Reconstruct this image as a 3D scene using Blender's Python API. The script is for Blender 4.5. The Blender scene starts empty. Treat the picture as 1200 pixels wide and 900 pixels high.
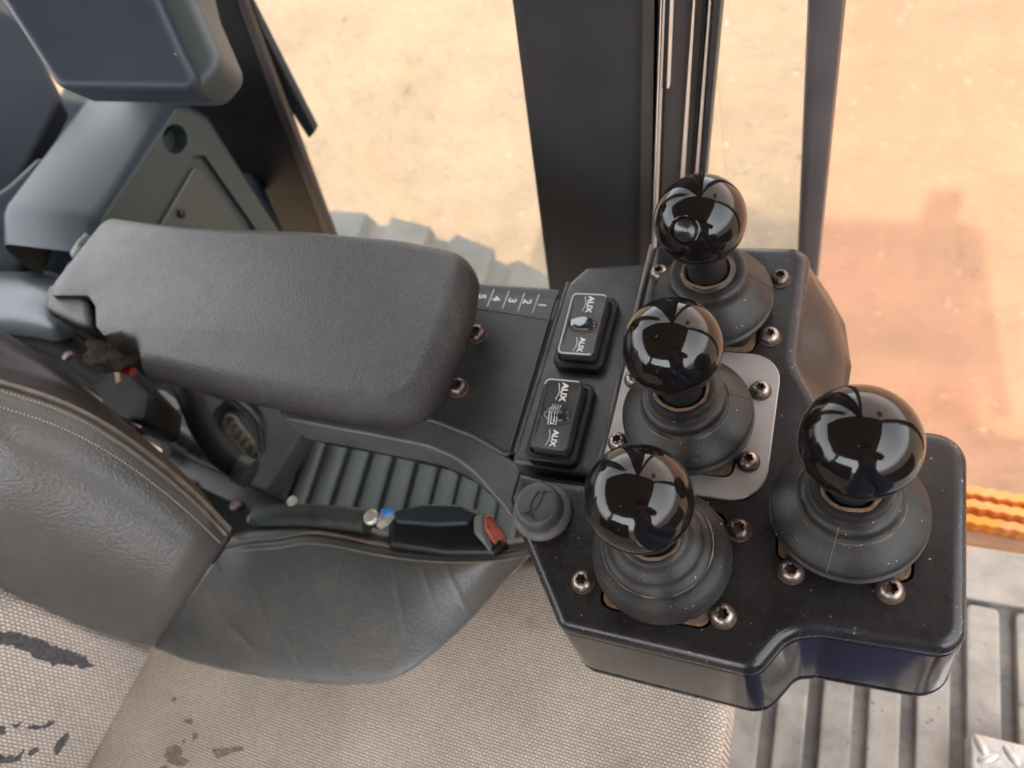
import bpy, bmesh, math, random
from mathutils import Vector, Matrix, noise
random.seed(4)
SC = bpy.context.scene
COL = SC.collection
R = math.radians

# ------------------------------------------------------------------ camera, world, sun, exposure
def _frame():
    u = Vector((-.3, .5, .81)).normalized()
    l = Vector((.627, 2.0, -1)); l = (l - l.dot(u) * u).normalized()
    return Matrix((l.cross(u), l, u))          # camera axes -> world axes (x forward in the machine, y to its right, z up)
CR = _frame()
CH = .398                                       # camera height above the console top
FOC = 850.
cam_d = bpy.data.cameras.new('camera')
cam = bpy.data.objects.new('camera', cam_d); COL.objects.link(cam)
cam.matrix_world = Matrix.Translation((0, 0, CH)) @ CR.to_4x4()
cam_d.sensor_width = 36; cam_d.lens = FOC / 1200 * 36
cam_d.clip_start = .02; cam_d.clip_end = 600
cam_d.dof.use_dof = True; cam_d.dof.focus_distance = .37; cam_d.dof.aperture_fstop = 8.5
SC.camera = cam

w = bpy.data.worlds.new('World'); SC.world = w; w.use_nodes = True
nt = w.node_tree; bg = nt.nodes['Background']
sky = nt.nodes.new('ShaderNodeTexSky'); sky.sky_type = 'NISHITA'; sky.sun_disc = False
sky.sun_elevation = R(59); sky.sun_rotation = R(180); sky.air_density = 1.0; sky.dust_density = 2.5; sky.ozone_density = 1
hs = nt.nodes.new('ShaderNodeHueSaturation'); hs.inputs['Saturation'].default_value = .15     # hazy, nearly white sky
nt.links.new(sky.outputs[0], hs.inputs['Color']); nt.links.new(hs.outputs[0], bg.inputs[0]); bg.inputs[1].default_value = .15
sl = bpy.data.lights.new('sun', 'SUN'); sl.energy = 1.45; sl.angle = R(.8); sl.color = (1, .93, .82)
so = bpy.data.objects.new('sun', sl); so.rotation_euler = (R(31), 0, 0); COL.objects.link(so)
SC.view_settings.view_transform = 'Standard'; SC.view_settings.look = 'None'
SC.view_settings.exposure = 3.0; SC.view_settings.gamma = 1
SC.render.engine = 'CYCLES'
SC.cycles.use_denoising = True
SC.cycles.max_bounces = 8; SC.cycles.diffuse_bounces = 4; SC.cycles.glossy_bounces = 4; SC.cycles.transparent_max_bounces = 12
SC.cycles.caustics_reflective = False; SC.cycles.caustics_refractive = False

# ------------------------------------------------------------------ pixels (1200x900) to places
def ray(x, y): return CR @ Vector(((x - 600) / FOC, (450 - y) / FOC, -1))
O = Vector((0, 0, CH))
def G(x, y, z=0.): d = ray(x, y); return O + d * ((z - CH) / d.z)
def GY(x, y, Y=.45): d = ray(x, y); return O + d * (Y / d.y)
def GX(x, y, X): d = ray(x, y); return O + d * (X / d.x)
def D(x, y, t): return O + ray(x, y) * t
def GP(x, y, p, n): d = ray(x, y); return O + d * ((p - O).dot(n) / d.dot(n))

# ------------------------------------------------------------------ object helpers
def tag(o, label=None, cat=None, group=None, kind=None):
    for k, v in (('label', label), ('category', cat), ('group', group), ('kind', kind)):
        if v: o[k] = v
    return o
def thing(name, label, cat, loc=(0, 0, 0), group=None):
    o = bpy.data.objects.new(name, None); COL.objects.link(o); o.location = loc; o.empty_display_size = .02
    return tag(o, label, cat, group)
def wloc(o):
    v = Vector(o.location)
    while o.parent: o = o.parent; v += o.location
    return v
class MB:
    def __init__(s): s.v = []; s.f = []
    def add(s, vs, fs):
        n = len(s.v); s.v += [Vector(v) for v in vs]; s.f += [tuple(i + n for i in f) for f in fs]; return s
    def box(s, c, d, ax=None):
        c = Vector(c); ax = ax or (Vector((1, 0, 0)), Vector((0, 1, 0)), Vector((0, 0, 1)))
        vs = [c + ax[0] * (sx * d[0] / 2) + ax[1] * (sy * d[1] / 2) + ax[2] * (sz * d[2] / 2) for sz in (-1, 1) for sy in (-1, 1) for sx in (-1, 1)]
        return s.add(vs, [(0, 2, 3, 1), (4, 5, 7, 6), (0, 1, 5, 4), (2, 6, 7, 3), (0, 4, 6, 2), (1, 3, 7, 5)])
    def grid(s, rows, close=False):
        n = len(rows[0]); vs = [p for r in rows for p in r]; fs = []
        for i in range(len(rows) - 1):
            for j in range(n if close else n - 1):
                k = (j + 1) % n; fs.append((i * n + j, i * n + k, (i + 1) * n + k, (i + 1) * n + j))
        return s.add(vs, fs)
    def tube(s, pts, rad, n=12, caps=True, flat=1.):
        pts = [Vector(p) for p in pts]
        if not hasattr(rad, '__len__'): rad = [rad] * len(pts)
        rows = []; up = None
        for i, p in enumerate(pts):
            t = (pts[min(i + 1, len(pts) - 1)] - pts[max(i - 1, 0)]).normalized()
            if up is None: up = Vector((0, 0, 1)) if abs(t.z) < .9 else Vector((1, 0, 0))
            a = t.cross(up).normalized(); b = a.cross(t).normalized(); up = b
            rows.append([p + (a * math.cos(q) + b * math.sin(q) * flat) * rad[i] for q in [2 * math.pi * k / n for k in range(n)]])
        m = len(s.v); s.grid(rows, True)
        if caps:
            s.f.append(tuple(m + k for k in range(n))); s.f.append(tuple(m + (len(rows) - 1) * n + k for k in reversed(range(n))))
        return s
    def lathe(s, c, prof, n=48, ax=Vector((0, 0, 1)), cap_top=True, cap_bot=False):
        c = Vector(c); ax = Vector(ax).normalized(); a = ax.orthogonal().normalized(); b = ax.cross(a)
        rows = [[c + ax * z + (a * math.cos(q) + b * math.sin(q)) * r for q in [2 * math.pi * k / n for k in range(n)]] for r, z in prof]
        m = len(s.v); s.grid(rows, True)
        if cap_top: s.f.append(tuple(m + (len(rows) - 1) * n + k for k in range(n)))
        if cap_bot: s.f.append(tuple(m + k for k in reversed(range(n))))
        return s
    def build(s, name, mat, parent=None, ang=38, smooth=True, fix=True):
        off = wloc(parent) if parent else Vector((0, 0, 0))
        me = bpy.data.meshes.new(name); me.from_pydata([v - off for v in s.v], [], s.f); me.validate()
        if fix:
            bm = bmesh.new(); bm.from_mesh(me); bmesh.ops.recalc_face_normals(bm, faces=bm.faces); bm.to_mesh(me); bm.free()
        if smooth:
            me.polygons.foreach_set('use_smooth', [True] * len(me.polygons)); me.set_sharp_from_angle(angle=R(ang))
        me.materials.append(mat)
        o = bpy.data.objects.new(name, me); COL.objects.link(o); o.parent = parent
        return o
def rot(v, a): c, s = math.cos(a), math.sin(a); return (v[0] * c - v[1] * s, v[0] * s + v[1] * c)
def roundpoly(pts, rad, n=7):
    """2D polygon with rounded corners; rad one number or one per corner."""
    out = []; N = len(pts)
    if not hasattr(rad, '__len__'): rad = [rad] * N
    for i in range(N):
        p = Vector(pts[i][:2]); a = Vector(pts[i - 1][:2]) - p; b = Vector(pts[(i + 1) % N][:2]) - p
        la, lb = a.length, b.length; a.normalize(); b.normalize()
        r = rad[i]; ang = a.angle(b) if r > 0 else math.pi
        if r <= 0 or ang > R(177): out.append(p); continue
        t = min(r / math.tan(ang / 2), la * .48, lb * .48); r = t * math.tan(ang / 2)
        c = p + (a + b).normalized() * (r / math.sin(ang / 2))
        s0 = p + a * t - c; s1 = p + b * t - c
        a0 = math.atan2(s0.y, s0.x); d = math.atan2(s1.y, s1.x) - a0
        while d > math.pi: d -= 2 * math.pi
        while d < -math.pi: d += 2 * math.pi
        for k in range(n + 1): out.append(c + Vector((math.cos(a0 + d * k / n), math.sin(a0 + d * k / n))) * r)
    res = [out[0]]
    for p in out[1:]:
        if (p - res[-1]).length > 1e-5: res.append(p)
    if (res[0] - res[-1]).length < 1e-5: res.pop()
    return res
def resample(pts, step):
    out = []
    for i, p in enumerate(pts):
        q = pts[(i + 1) % len(pts)]; n = max(1, int((q - p).length / step))
        out += [p.lerp(q, k / n) for k in range(n)]
    return out
def area(p): return sum(p[i - 1].x * p[i].y - p[i].x * p[i - 1].y for i in range(len(p))) / 2
def inset(pts, d):
    N = len(pts); out = []
    for i in range(N):
        e0 = (pts[i] - pts[i - 1]).normalized(); e1 = (pts[(i + 1) % N] - pts[i]).normalized()
        n = (Vector((-e0.y, e0.x)) + Vector((-e1.y, e1.x)))
        n.normalize(); c = max(.5, n.dot(Vector((-e0.y, e0.x))))
        out.append(pts[i] + n * (d / c))
    # where the offset folds back on itself (corner radius smaller than the offset) merge the folded run
    bad = [(out[(i + 1) % N] - out[i]).dot(pts[(i + 1) % N] - pts[i]) < 0 for i in range(N)]
    if any(bad) and not all(bad):
        st = next(i for i in range(N) if not bad[i]); i = 1
        while i <= N:
            if bad[(st + i) % N]:
                j = i
                while bad[(st + j) % N]: j += 1
                ids = [(st + k) % N for k in range(i, j + 1)]; m = sum((out[k] for k in ids), Vector((0, 0))) / len(ids)
                for k in ids: out[k] = m.copy()
                i = j
            i += 1
    return out
XYZ = (Vector((0, 0, 0)), Vector((1, 0, 0)), Vector((0, 1, 0)), Vector((0, 0, 1)))
def slab(mb, outline, prof, holes=(), frame=XYZ, bottom=True, scale=None):
    """closed body over a 2D outline: prof = [(inset, height)...] from the bottom up; holes = [(outline, depth)]"""
    o, e1, e2, n = frame
    pts = list(outline)
    if area(pts) < 0:
        pts.reverse()
    sc_ = [scale(p) if scale else 1. for p in pts]
    def W(p, z): return o + e1 * p.x + e2 * p.y + n * z
    base = len(mb.v); N = len(pts)
    rows = [[W(p.lerp(q, k), z) for p, q, k in zip(pts, inset(pts, d), sc_)] for d, z in prof]
    mb.grid(rows, True)
    zt = prof[-1][1]; last = base + (len(prof) - 1) * N
    if not holes:
        cp_ = [last + k for k in range(N) if (mb.v[last + k] - mb.v[last + k - 1 if k else last + N - 1]).length > 1e-6]
        if len(cp_) > 2: mb.f.append(tuple(cp_))
    else:
        bm = bmesh.new(); loops = [(inset(pts, prof[-1][0]), last)]
        for h, dep in holes:
            h = list(h)
            if area(h) < 0: h.reverse()
            m = len(mb.v); mb.grid([[W(p, zt) for p in h], [W(p, zt - .0008) for p in inset(h, -.0008)], [W(p, zt - dep) for p in inset(h, -.0008)]], True)
            mb.f.append(tuple(m + 2 * len(h) + k for k in range(len(h))))
            loops.append((h, m))
        idx = {}; es = []
        for lp, st in loops:
            vs = []
            for k, p in enumerate(lp):
                if vs and (vs[-1].co.xy - p).length < 1e-6 or (k == len(lp) - 1 and (vs[0].co.xy - p).length < 1e-6): continue
                v = bm.verts.new((p.x, p.y, 0)); idx[v] = st + k; vs.append(v)
            es += [bm.edges.new((vs[k], vs[(k + 1) % len(vs)])) for k in range(len(vs))]
        r = bmesh.ops.triangle_fill(bm, use_beauty=True, use_dissolve=False, edges=es)
        for f in [g for g in r['geom'] if isinstance(g, bmesh.types.BMFace)]: mb.f.append(tuple(idx[v] for v in f.verts))
        bm.free()
    if bottom: mb.f.append(tuple(base + k for k in reversed(range(N))))
    return mb
def rprof(r, ztop, zbot, n=5, draft=0.):
    """side wall and rounded top edge"""
    p = [(-draft, zbot)]
    for k in range(n + 1):
        a = math.pi / 2 * k / n; p.append((r - r * math.cos(a), ztop - r + r * math.sin(a)))
    p.append((r + .0015, ztop)); return p
def V2(l): return [Vector((a, b)) for a, b in l]
def pxy(l, z): return [Vector(G(x, y, z)[:2]) for x, y in l]
def spline(P, n):
    """Catmull-Rom through points, n samples per span"""
    P = [Vector(p) for p in P]; out = []
    for i in range(len(P) - 1):
        p0 = P[i - 1] if i else P[0] * 2 - P[1]; p1 = P[i]; p2 = P[i + 1]; p3 = P[i + 2] if i + 2 < len(P) else P[-1] * 2 - P[-2]
        for k in range(n):
            t = k / n; out.append(.5 * ((2 * p1) + (p2 - p0) * t + (2 * p0 - 5 * p1 + 4 * p2 - p3) * t * t + (3 * p1 - p0 - 3 * p2 + p3) * t ** 3))
    out.append(P[-1]); return out
def even(P, n):
    L = [0]
    for i in range(1, len(P)): L.append(L[-1] + (P[i] - P[i - 1]).length)
    out = []; j = 0
    for k in range(n):
        s = L[-1] * k / (n - 1)
        while j < len(P) - 2 and L[j + 1] < s: j += 1
        out.append(P[j].lerp(P[j + 1], min(1, (s - L[j]) / max(1e-9, L[j + 1] - L[j]))))
    return out
def loft(curves, nu, nv):
    cs = [even(spline(c, 12), nu) for c in curves]
    cols = [spline([c[i] for c in cs], nv) for i in range(nu)]
    return [[cols[i][j] for i in range(nu)] for j in range(len(cols[0]))]
def plane_frame(p, n, e1):
    n = Vector(n).normalized(); e1 = Vector(e1); e1 = (e1 - n * e1.dot(n)).normalized(); return (Vector(p), e1, n.cross(e1), n)
def px_on(fr, l):
    out = []
    for x, y in l:
        q = GP(x, y, fr[0], fr[3]) - fr[0]; out.append(Vector((q.dot(fr[1]), q.dot(fr[2]))))
    return out

# ------------------------------------------------------------------ materials
def mat(name, col, rough=.5, metal=0., var=None, bump=None, dust=None, speck=None, coat=0., spec=.5, rvar=0., col2=None, curv=None, pebble=None):
    """var=(scale, amount): value change; bump=(scale, distance) or list; dust=(colour, scale, amount); speck=(colour, scale, threshold)"""
    m = bpy.data.materials.new(name); m.use_nodes = True; n = m.node_tree; N = n.nodes; Lk = n.links.new
    b = N['Principled BSDF']; b.inputs['Roughness'].default_value = rough; b.inputs['Metallic'].default_value = metal
    b.inputs['Specular IOR Level'].default_value = spec; b.inputs['Coat Weight'].default_value = coat; b.inputs['Coat Roughness'].default_value = .03
    tc = N.new('ShaderNodeTexCoord').outputs['Object']
    def nz(scale, det=4, rg=.6):
        t = N.new('ShaderNodeTexNoise'); t.inputs['Scale'].default_value = scale; t.inputs['Detail'].default_value = det; t.inputs['Roughness'].default_value = rg
        Lk(tc, t.inputs['Vector']); return t.outputs['Fac']
    def ramp(s, a, b_, inv=False):
        r = N.new('ShaderNodeMapRange'); r.inputs['From Min'].default_value = a; r.inputs['From Max'].default_value = b_
        Lk(s, r.inputs['Value']); return r.outputs[0]
    def mix(f, a, b_):
        x = N.new('ShaderNodeMix'); x.data_type = 'RGBA'
        if isinstance(f, (int, float)): x.inputs[0].default_value = f
        else: Lk(f, x.inputs[0])
        for k, c in ((6, a), (7, b_)):
            if isinstance(c, tuple): x.inputs[k].default_value = (*c, 1)
            else: Lk(c, x.inputs[k])
        return x.outputs[2]
    c = None
    if var:
        c = mix(ramp(nz(var[0]), .3, .7), tuple(v * (1 - var[1]) for v in col), col2 or tuple(min(1, v * (1 + var[1])) for v in col))
    cur = c if c is not None else col
    if dust:
        mm = N.new('ShaderNodeMath'); mm.operation = 'MULTIPLY'; Lk(ramp(nz(dust[1], 6, .7), .42, .75), mm.inputs[0]); mm.inputs[1].default_value = dust[2]
        cur = mix(mm.outputs[0], cur, dust[0])
    if speck:
        cur = mix(ramp(nz(speck[1], 2, .5), speck[2], speck[2] + .03), cur, speck[0])
    if curv:
        g = N.new('ShaderNodeNewGeometry'); q = N.new('ShaderNodeMapRange'); q.inputs['From Min'].default_value = curv[1]; q.inputs['From Max'].default_value = curv[2]
        q.inputs['To Min'].default_value = 1; q.inputs['To Max'].default_value = 0; Lk(g.outputs['Pointiness'], q.inputs['Value'])
        mq = N.new('ShaderNodeMath'); mq.operation = 'MULTIPLY'; Lk(q.outputs[0], mq.inputs[0]); Lk(ramp(nz(70, 5, .7), .38, .62), mq.inputs[1]); cur = mix(mq.outputs[0], cur, curv[0])
    if isinstance(cur, tuple): b.inputs['Base Color'].default_value = (*cur, 1)
    else: Lk(cur, b.inputs['Base Color'])
    if rvar:
        q = N.new('ShaderNodeMapRange'); q.inputs['From Min'].default_value = .35; q.inputs['From Max'].default_value = .7
        q.inputs['To Min'].default_value = rough - rvar; q.inputs['To Max'].default_value = rough + rvar
        Lk(nz(45, 6, .7), q.inputs['Value']); Lk(q.outputs[0], b.inputs['Roughness'])
    if bump:
        prev = None
        for sc, dist in (bump if isinstance(bump, list) else [bump]):
            bp = N.new('ShaderNodeBump'); bp.inputs['Distance'].default_value = dist; bp.inputs['Strength'].default_value = 1
            Lk(nz(sc, 3, .5), bp.inputs['Height'])
            if prev is not None: Lk(prev, bp.inputs['Normal'])
            prev = bp.outputs[0]
        if pebble:
            vo = N.new('ShaderNodeTexVoronoi'); vo.feature = 'SMOOTH_F1'; vo.inputs['Scale'].default_value = pebble[0]; vo.inputs['Smoothness'].default_value = .4; Lk(tc, vo.inputs['Vector'])
            bp = N.new('ShaderNodeBump'); bp.invert = True; bp.inputs['Distance'].default_value = pebble[1]; Lk(vo.outputs['Distance'], bp.inputs['Height']); Lk(prev, bp.inputs['Normal']); prev = bp.outputs[0]
        Lk(prev, b.inputs['Normal'])
    return m
def weave(name, cA, cB, gap, sx, sy, axes, rough=.9, stain=None):
    """woven cloth: staggered yarn bumps with darker gaps, colour drifting between yarns"""
    m = mat(name, cA, rough); n = m.node_tree; N = n.nodes; Lk = n.links.new; b = N['Principled BSDF']
    b.inputs['Specular IOR Level'].default_value = .2
    tc = N.new('ShaderNodeTexCoord').outputs['Object']
    mp = N.new('ShaderNodeMapping'); mp.inputs['Rotation'].default_value = axes; Lk(tc, mp.inputs['Vector'])
    br = N.new('ShaderNodeTexBrick'); br.inputs['Scale'].default_value = 1; br.inputs['Brick Width'].default_value = sx; br.inputs['Row Height'].default_value = sy
    br.inputs['Mortar Size'].default_value = sy * .26; br.inputs['Mortar Smooth'].default_value = 1; br.inputs['Bias'].default_value = 0
    br.inputs['Color1'].default_value = (*cA, 1); br.inputs['Color2'].default_value = (*cB, 1); br.inputs['Mortar'].default_value = (*gap, 1)
    dn = N.new('ShaderNodeTexNoise'); dn.inputs['Scale'].default_value = 260; Lk(tc, dn.inputs['Vector'])
    dm = N.new('ShaderNodeVectorMath'); dm.operation = 'MULTIPLY_ADD'; dm.inputs[1].default_value = (sy * .5,) * 3; Lk(dn.outputs['Color'], dm.inputs[0]); Lk(mp.outputs[0], dm.inputs[2])
    Lk(dm.outputs[0], br.inputs['Vector'])
    big = N.new('ShaderNodeTexNoise'); big.inputs['Scale'].default_value = 9; big.inputs['Detail'].default_value = 5; Lk(tc, big.inputs['Vector'])
    mr = N.new('ShaderNodeMapRange'); mr.inputs['From Min'].default_value = .35; mr.inputs['From Max'].default_value = .68; mr.inputs['To Min'].default_value = 1.08; mr.inputs['To Max'].default_value = .76
    Lk(big.outputs['Fac'], mr.inputs['Value'])
    mu = N.new('ShaderNodeVectorMath'); mu.operation = 'MULTIPLY'; Lk(br.outputs['Color'], mu.inputs[0]); Lk(mr.outputs[0], mu.inputs[1])
    cur = mu.outputs[0]
    if stain:
        st = N.new('ShaderNodeTexNoise'); st.inputs['Scale'].default_value = stain[1]; st.inputs['Detail'].default_value = 6; st.inputs['Roughness'].default_value = .65; Lk(tc, st.inputs['Vector'])
        r2 = N.new('ShaderNodeMapRange'); r2.inputs['From Min'].default_value = stain[2]; r2.inputs['From Max'].default_value = stain[2] + .16; Lk(st.outputs['Fac'], r2.inputs['Value'])
        mx = N.new('ShaderNodeMix'); mx.data_type = 'RGBA'; Lk(r2.outputs[0], mx.inputs[0]); Lk(cur, mx.inputs[6]); mx.inputs[7].default_value = (*stain[0], 1); cur = mx.outputs[2]
    Lk(cur, b.inputs['Base Color'])
    bp = N.new('ShaderNodeBump'); bp.inputs['Distance'].default_value = .0009; bp.invert = True; Lk(br.outputs['Fac'], bp.inputs['Height']); Lk(bp.outputs[0], b.inputs['Normal'])
    return m
DUST = (.30, .24, .18)
M = {}
M['console'] = mat('satin black console plastic', (.011, .0098, .0102), .28, spec=.40, bump=(900, .00004), dust=((.045, .039, .038), 26, .35), speck=((.26, .235, .20), 420, .712), rvar=.07)
M['panel'] = mat('worn dark grey plastic', (.036, .036, .036), .40, bump=(700, .00006), dust=((.12, .115, .11), 40, .6), speck=((.35, .3, .24), 500, .74), rvar=.06)
M['scale'] = mat('matt dark base plate', (.022, .022, .022), .40, bump=(600, .00005), dust=((.07, .065, .06), 30, .5), speck=((.3, .27, .22), 520, .745))
M['knob'] = mat('polished black knob', (.0065, .005, .0045), .075, spec=.42, rvar=.045, speck=((.12, .1, .08), 330, .765), bump=(90, .00012))
M['rubber'] = mat('dusty black rubber', (.0095, .0085, .008), .46, spec=.35, bump=(500, .00008), dust=((.05, .042, .035), 55, .45), speck=((.30, .25, .2), 600, .72), curv=((.22, .16, .11), .40, .485))
M['shaft'] = mat('black lever shaft', (.012, .012, .012), .35)
M['rust'] = mat('rusty dirt', (.135, .080, .045), .85, var=(260, .5), bump=(700, .0004))
M['dustline'] = mat('tan dust in the fold', (.13, .095, .062), .9, var=(300, .4))
M['rustdark'] = mat('dark rusty dirt', (.085, .045, .024), .85, var=(180, .6), bump=(500, .0004))
M['silver'] = mat('worn grey metal plate', (.35, .33, .315), .42, metal=.35, var=(14, .12), bump=(500, .00003), dust=((.22, .17, .12), 18, .35), speck=((.12, .09, .07), 350, .74), rvar=.06)
M['steel'] = mat('worn steel screw', (.33, .29, .26), .36, metal=.85, var=(300, .35), bump=(900, .0001), dust=((.18, .10, .05), 160, .8))
M['steeldark'] = mat('dull steel screw', (.12, .10, .10), .35, metal=.8, var=(300, .4), bump=(900, .0001), dust=((.16, .09, .05), 160, .8))
M['pad'] = mat('grained black armrest foam', (.018, .0155, .0145), .34, bump=[(1000, .0009), (420, .0002)], var=(640, .9), rvar=.05, pebble=(800, .0004), dust=((.06, .055, .05), 12, .35))
M['foam'] = mat('torn brown foam', (.07, .05, .035), .95, var=(200, .6), bump=(300, .0015))
M['horn'] = mat('grey rubber button', (.034, .034, .037), .5, bump=(800, .0001), dust=((.1, .095, .09), 60, .4))
M['hornring'] = mat('dusty grey rubber ring', (.065, .062, .062), .6, bump=(700, .0001), dust=((.2, .18, .16), 80, .5))
M['white'] = mat('white print', (.72, .70, .66), .6)
M['blackprint'] = mat('black engraving', (.006, .006, .006), .6)
M['black'] = mat('black plastic', (.010, .010, .0105), .42, spec=.35, bump=(300, .0001), rvar=.06)
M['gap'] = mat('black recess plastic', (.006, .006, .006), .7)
M['lens'] = mat('smoky switch lens', (.02, .02, .022), .22)
M['lenswhite'] = mat('peeled white lens backing', (.35, .42, .42), .35)
M['pale'] = mat('pale worn edge', (.45, .47, .44), .45)
M['leather'] = mat('grey leather', (.068, .066, .063), .38, pebble=(420, .00035), bump=[(60, .00015), (900, .00012)], var=(7, .16), dust=((.13, .11, .09), 9, .5))
M['leatherb'] = mat('grey green leather', (.066, .069, .068), .38, bump=[(500, .00025), (40, .0006)], pebble=(520, .00015), var=(9, .18), dust=((.16, .13, .10), 12, .55), curv=((.26, .24, .21), .56, .505))
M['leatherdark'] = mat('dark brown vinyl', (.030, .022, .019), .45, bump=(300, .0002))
M['piping'] = mat('dusty tan leather edge', (.13, .105, .080), .6, bump=(500, .0003), var=(60, .3))
M['thread'] = mat('tan thread', (.34, .28, .21), .8)
M['weave'] = weave('beige woven cushion cloth', (.78, .665, .55), (.66, .55, .45), (.30, .24, .19), .0030, .0022, (0, 0, 0), stain=((.34, .28, .23), 11, .60))
M['weaveback'] = weave('beige woven backrest cloth', (.78, .68, .585), (.66, .565, .485), (.22, .18, .155), .0036, .0026, (0, R(75), 0))
M['worn'] = mat('worn through grey backing', (.075, .068, .070), .8, bump=(600, .0004), var=(300, .4))
M['stain'] = mat('dark grime', (.21, .175, .145), .9, bump=(600, .0003), var=(300, .5))
M['trim'] = mat('slate grey moulded trim', (.027, .036, .044), .42, spec=.35, bump=(700, .0001), var=(6, .10))
M['trimdark'] = mat('dark blue grey trim', (.026, .032, .044), .45, spec=.3, bump=(500, .0001), var=(8, .14), speck=((.2, .18, .15), 120, .74))
M['trimolive'] = mat('olive grey trim', (.042, .048, .046), .45, bump=(700, .0001), var=(9, .1))
M['pillar'] = mat('black cab pillar', (.026, .027, .0285), .42, bump=(300, .0001), var=(10, .2), dust=((.07, .045, .04), 12, .4))
M['pillarbrown'] = mat('black painted frame', (.055, .046, .044), .35, dust=((.06, .05, .045), 15, .4))
M['copper'] = mat('bright seal edge', (.70, .56, .46), .5)
M['bellows'] = mat('grey green rubber bellows', (.075, .086, .083), .5, bump=(300, .0002), dust=((.13, .125, .11), 20, .5))
M['hose'] = mat('dusty rubber hose', (.018, .017, .016), .55, dust=((.06, .085, .07), 30, .7), bump=(300, .0002))
M['greyclamp'] = mat('grey clamp plastic', (.16, .17, .16), .5, dust=((.2, .17, .13), 40, .6))
M['brass'] = mat('dirty brass', (.12, .10, .06), .5, metal=.5, var=(200, .7))
M['red'] = mat('red button plastic', (.50, .10, .07), .5, dust=((.5, .3, .22), 50, .4))
M['redwire'] = mat('red wire', (.35, .02, .02), .4)
M['blue'] = mat('blue tape', (.05, .22, .65), .4)
M['bolt'] = mat('zinc bolt', (.55, .53, .46), .4, metal=.5)
M['floor'] = mat('grey rubber floor mat', (.125, .12, .115), .62, var=(22, .22), bump=[(90, .0008), (500, .0003)], dust=((.36, .32, .27), 14, .8), speck=((.12, .11, .10), 160, .70))  # shade of the grooves between the ribs is put into this colour
M['rib'] = mat('dusty floor mat rib', (.29, .268, .24), .6, var=(26, .35), bump=[(80, .0008), (500, .0003)], dust=((.37, .325, .27), 16, .9), speck=((.14, .125, .11), 150, .69))
M['orange'] = mat('orange paint', (.80, .29, .03), .45, var=(30, .2), dust=((.6, .45, .3), 20, .5))
M['checker'] = mat('worn aluminium checker plate', (.52, .50, .47), .38, metal=.5, var=(60, .2), bump=(300, .0003), dust=((.3, .2, .12), 40, .8))
M['tyre'] = mat('dusty tyre rubber', (.065, .072, .070), .9, var=(8, .25), bump=(60, .002), dust=((.125, .115, .092), 6, .8))
M['roof'] = mat('grey headliner', (.24, .21, .19), .8)
M['skirt'] = mat('glossy black skirt', (.010, .0095, .010), .13, spec=.62, bump=[(14, .0006)], rvar=.03, speck=((.2, .17, .14), 300, .76))
M['glossbrown'] = mat('gloss black skirt', (.012, .012, .013), .16, bump=(200, .00005), rvar=.04)
def ground_mat():
    m = mat('sandy ground', (.106, .069, .037), .95, var=(1.1, .22), bump=[(2.2, .10), (9, .035), (40, .010)], dust=((.132, .086, .047), 5, .8), speck=((.18, .14, .10), 24, .70)); return m
M['ground'] = ground_mat()
def glass_mat(name, dirt, dcol, tint=(.96, .96, .95)):  # dirt and dcol set a coloured haze over the pane
    m = bpy.data.materials.new(name); m.use_nodes = True; n = m.node_tree; N = n.nodes; N.clear(); Lk = n.links.new
    o = N.new('ShaderNodeOutputMaterial'); tr = N.new('ShaderNodeBsdfTransparent'); tr.inputs[0].default_value = (*tint, 1)
    gl = N.new('ShaderNodeBsdfGlossy'); gl.inputs['Roughness'].default_value = .01; fr = N.new('ShaderNodeFresnel')
    ge = N.new('ShaderNodeNewGeometry'); mr0 = N.new('ShaderNodeMapRange'); mr0.inputs['To Min'].default_value = 1.3; mr0.inputs['To Max'].default_value = 1 / 1.3; Lk(ge.outputs['Backfacing'], mr0.inputs['Value']); Lk(mr0.outputs[0], fr.inputs[0])
    mx = N.new('ShaderNodeMixShader'); Lk(fr.outputs[0], mx.inputs[0]); Lk(tr.outputs[0], mx.inputs[1]); Lk(gl.outputs[0], mx.inputs[2])
    tl = N.new('ShaderNodeBsdfTranslucent'); tl.inputs[0].default_value = (*dcol, 1)
    tc = N.new('ShaderNodeTexCoord'); nz = N.new('ShaderNodeTexNoise'); nz.inputs['Scale'].default_value = 6; Lk(tc.outputs['Object'], nz.inputs['Vector'])
    mr = N.new('ShaderNodeMapRange'); mr.inputs['From Min'].default_value = .3; mr.inputs['From Max'].default_value = .7; mr.inputs['To Min'].default_value = dirt * .6; mr.inputs['To Max'].default_value = dirt * 1.4
    Lk(nz.outputs['Fac'], mr.inputs['Value'])
    m2 = N.new('ShaderNodeMixShader'); Lk(mr.outputs[0], m2.inputs[0]); Lk(mx.outputs[0], m2.inputs[1]); Lk(tl.outputs[0], m2.inputs[2]); Lk(m2.outputs[0], o.inputs[0]); return m
M['glass'] = glass_mat('cab window glass', .04, (.8, .75, .65))
M['glasshazy'] = glass_mat('dusty cab glass with reddish haze', .14, (.95, .50, .36), (1, .94, .89))  # salmon haze of glare and dust is put into the pane's colours

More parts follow.
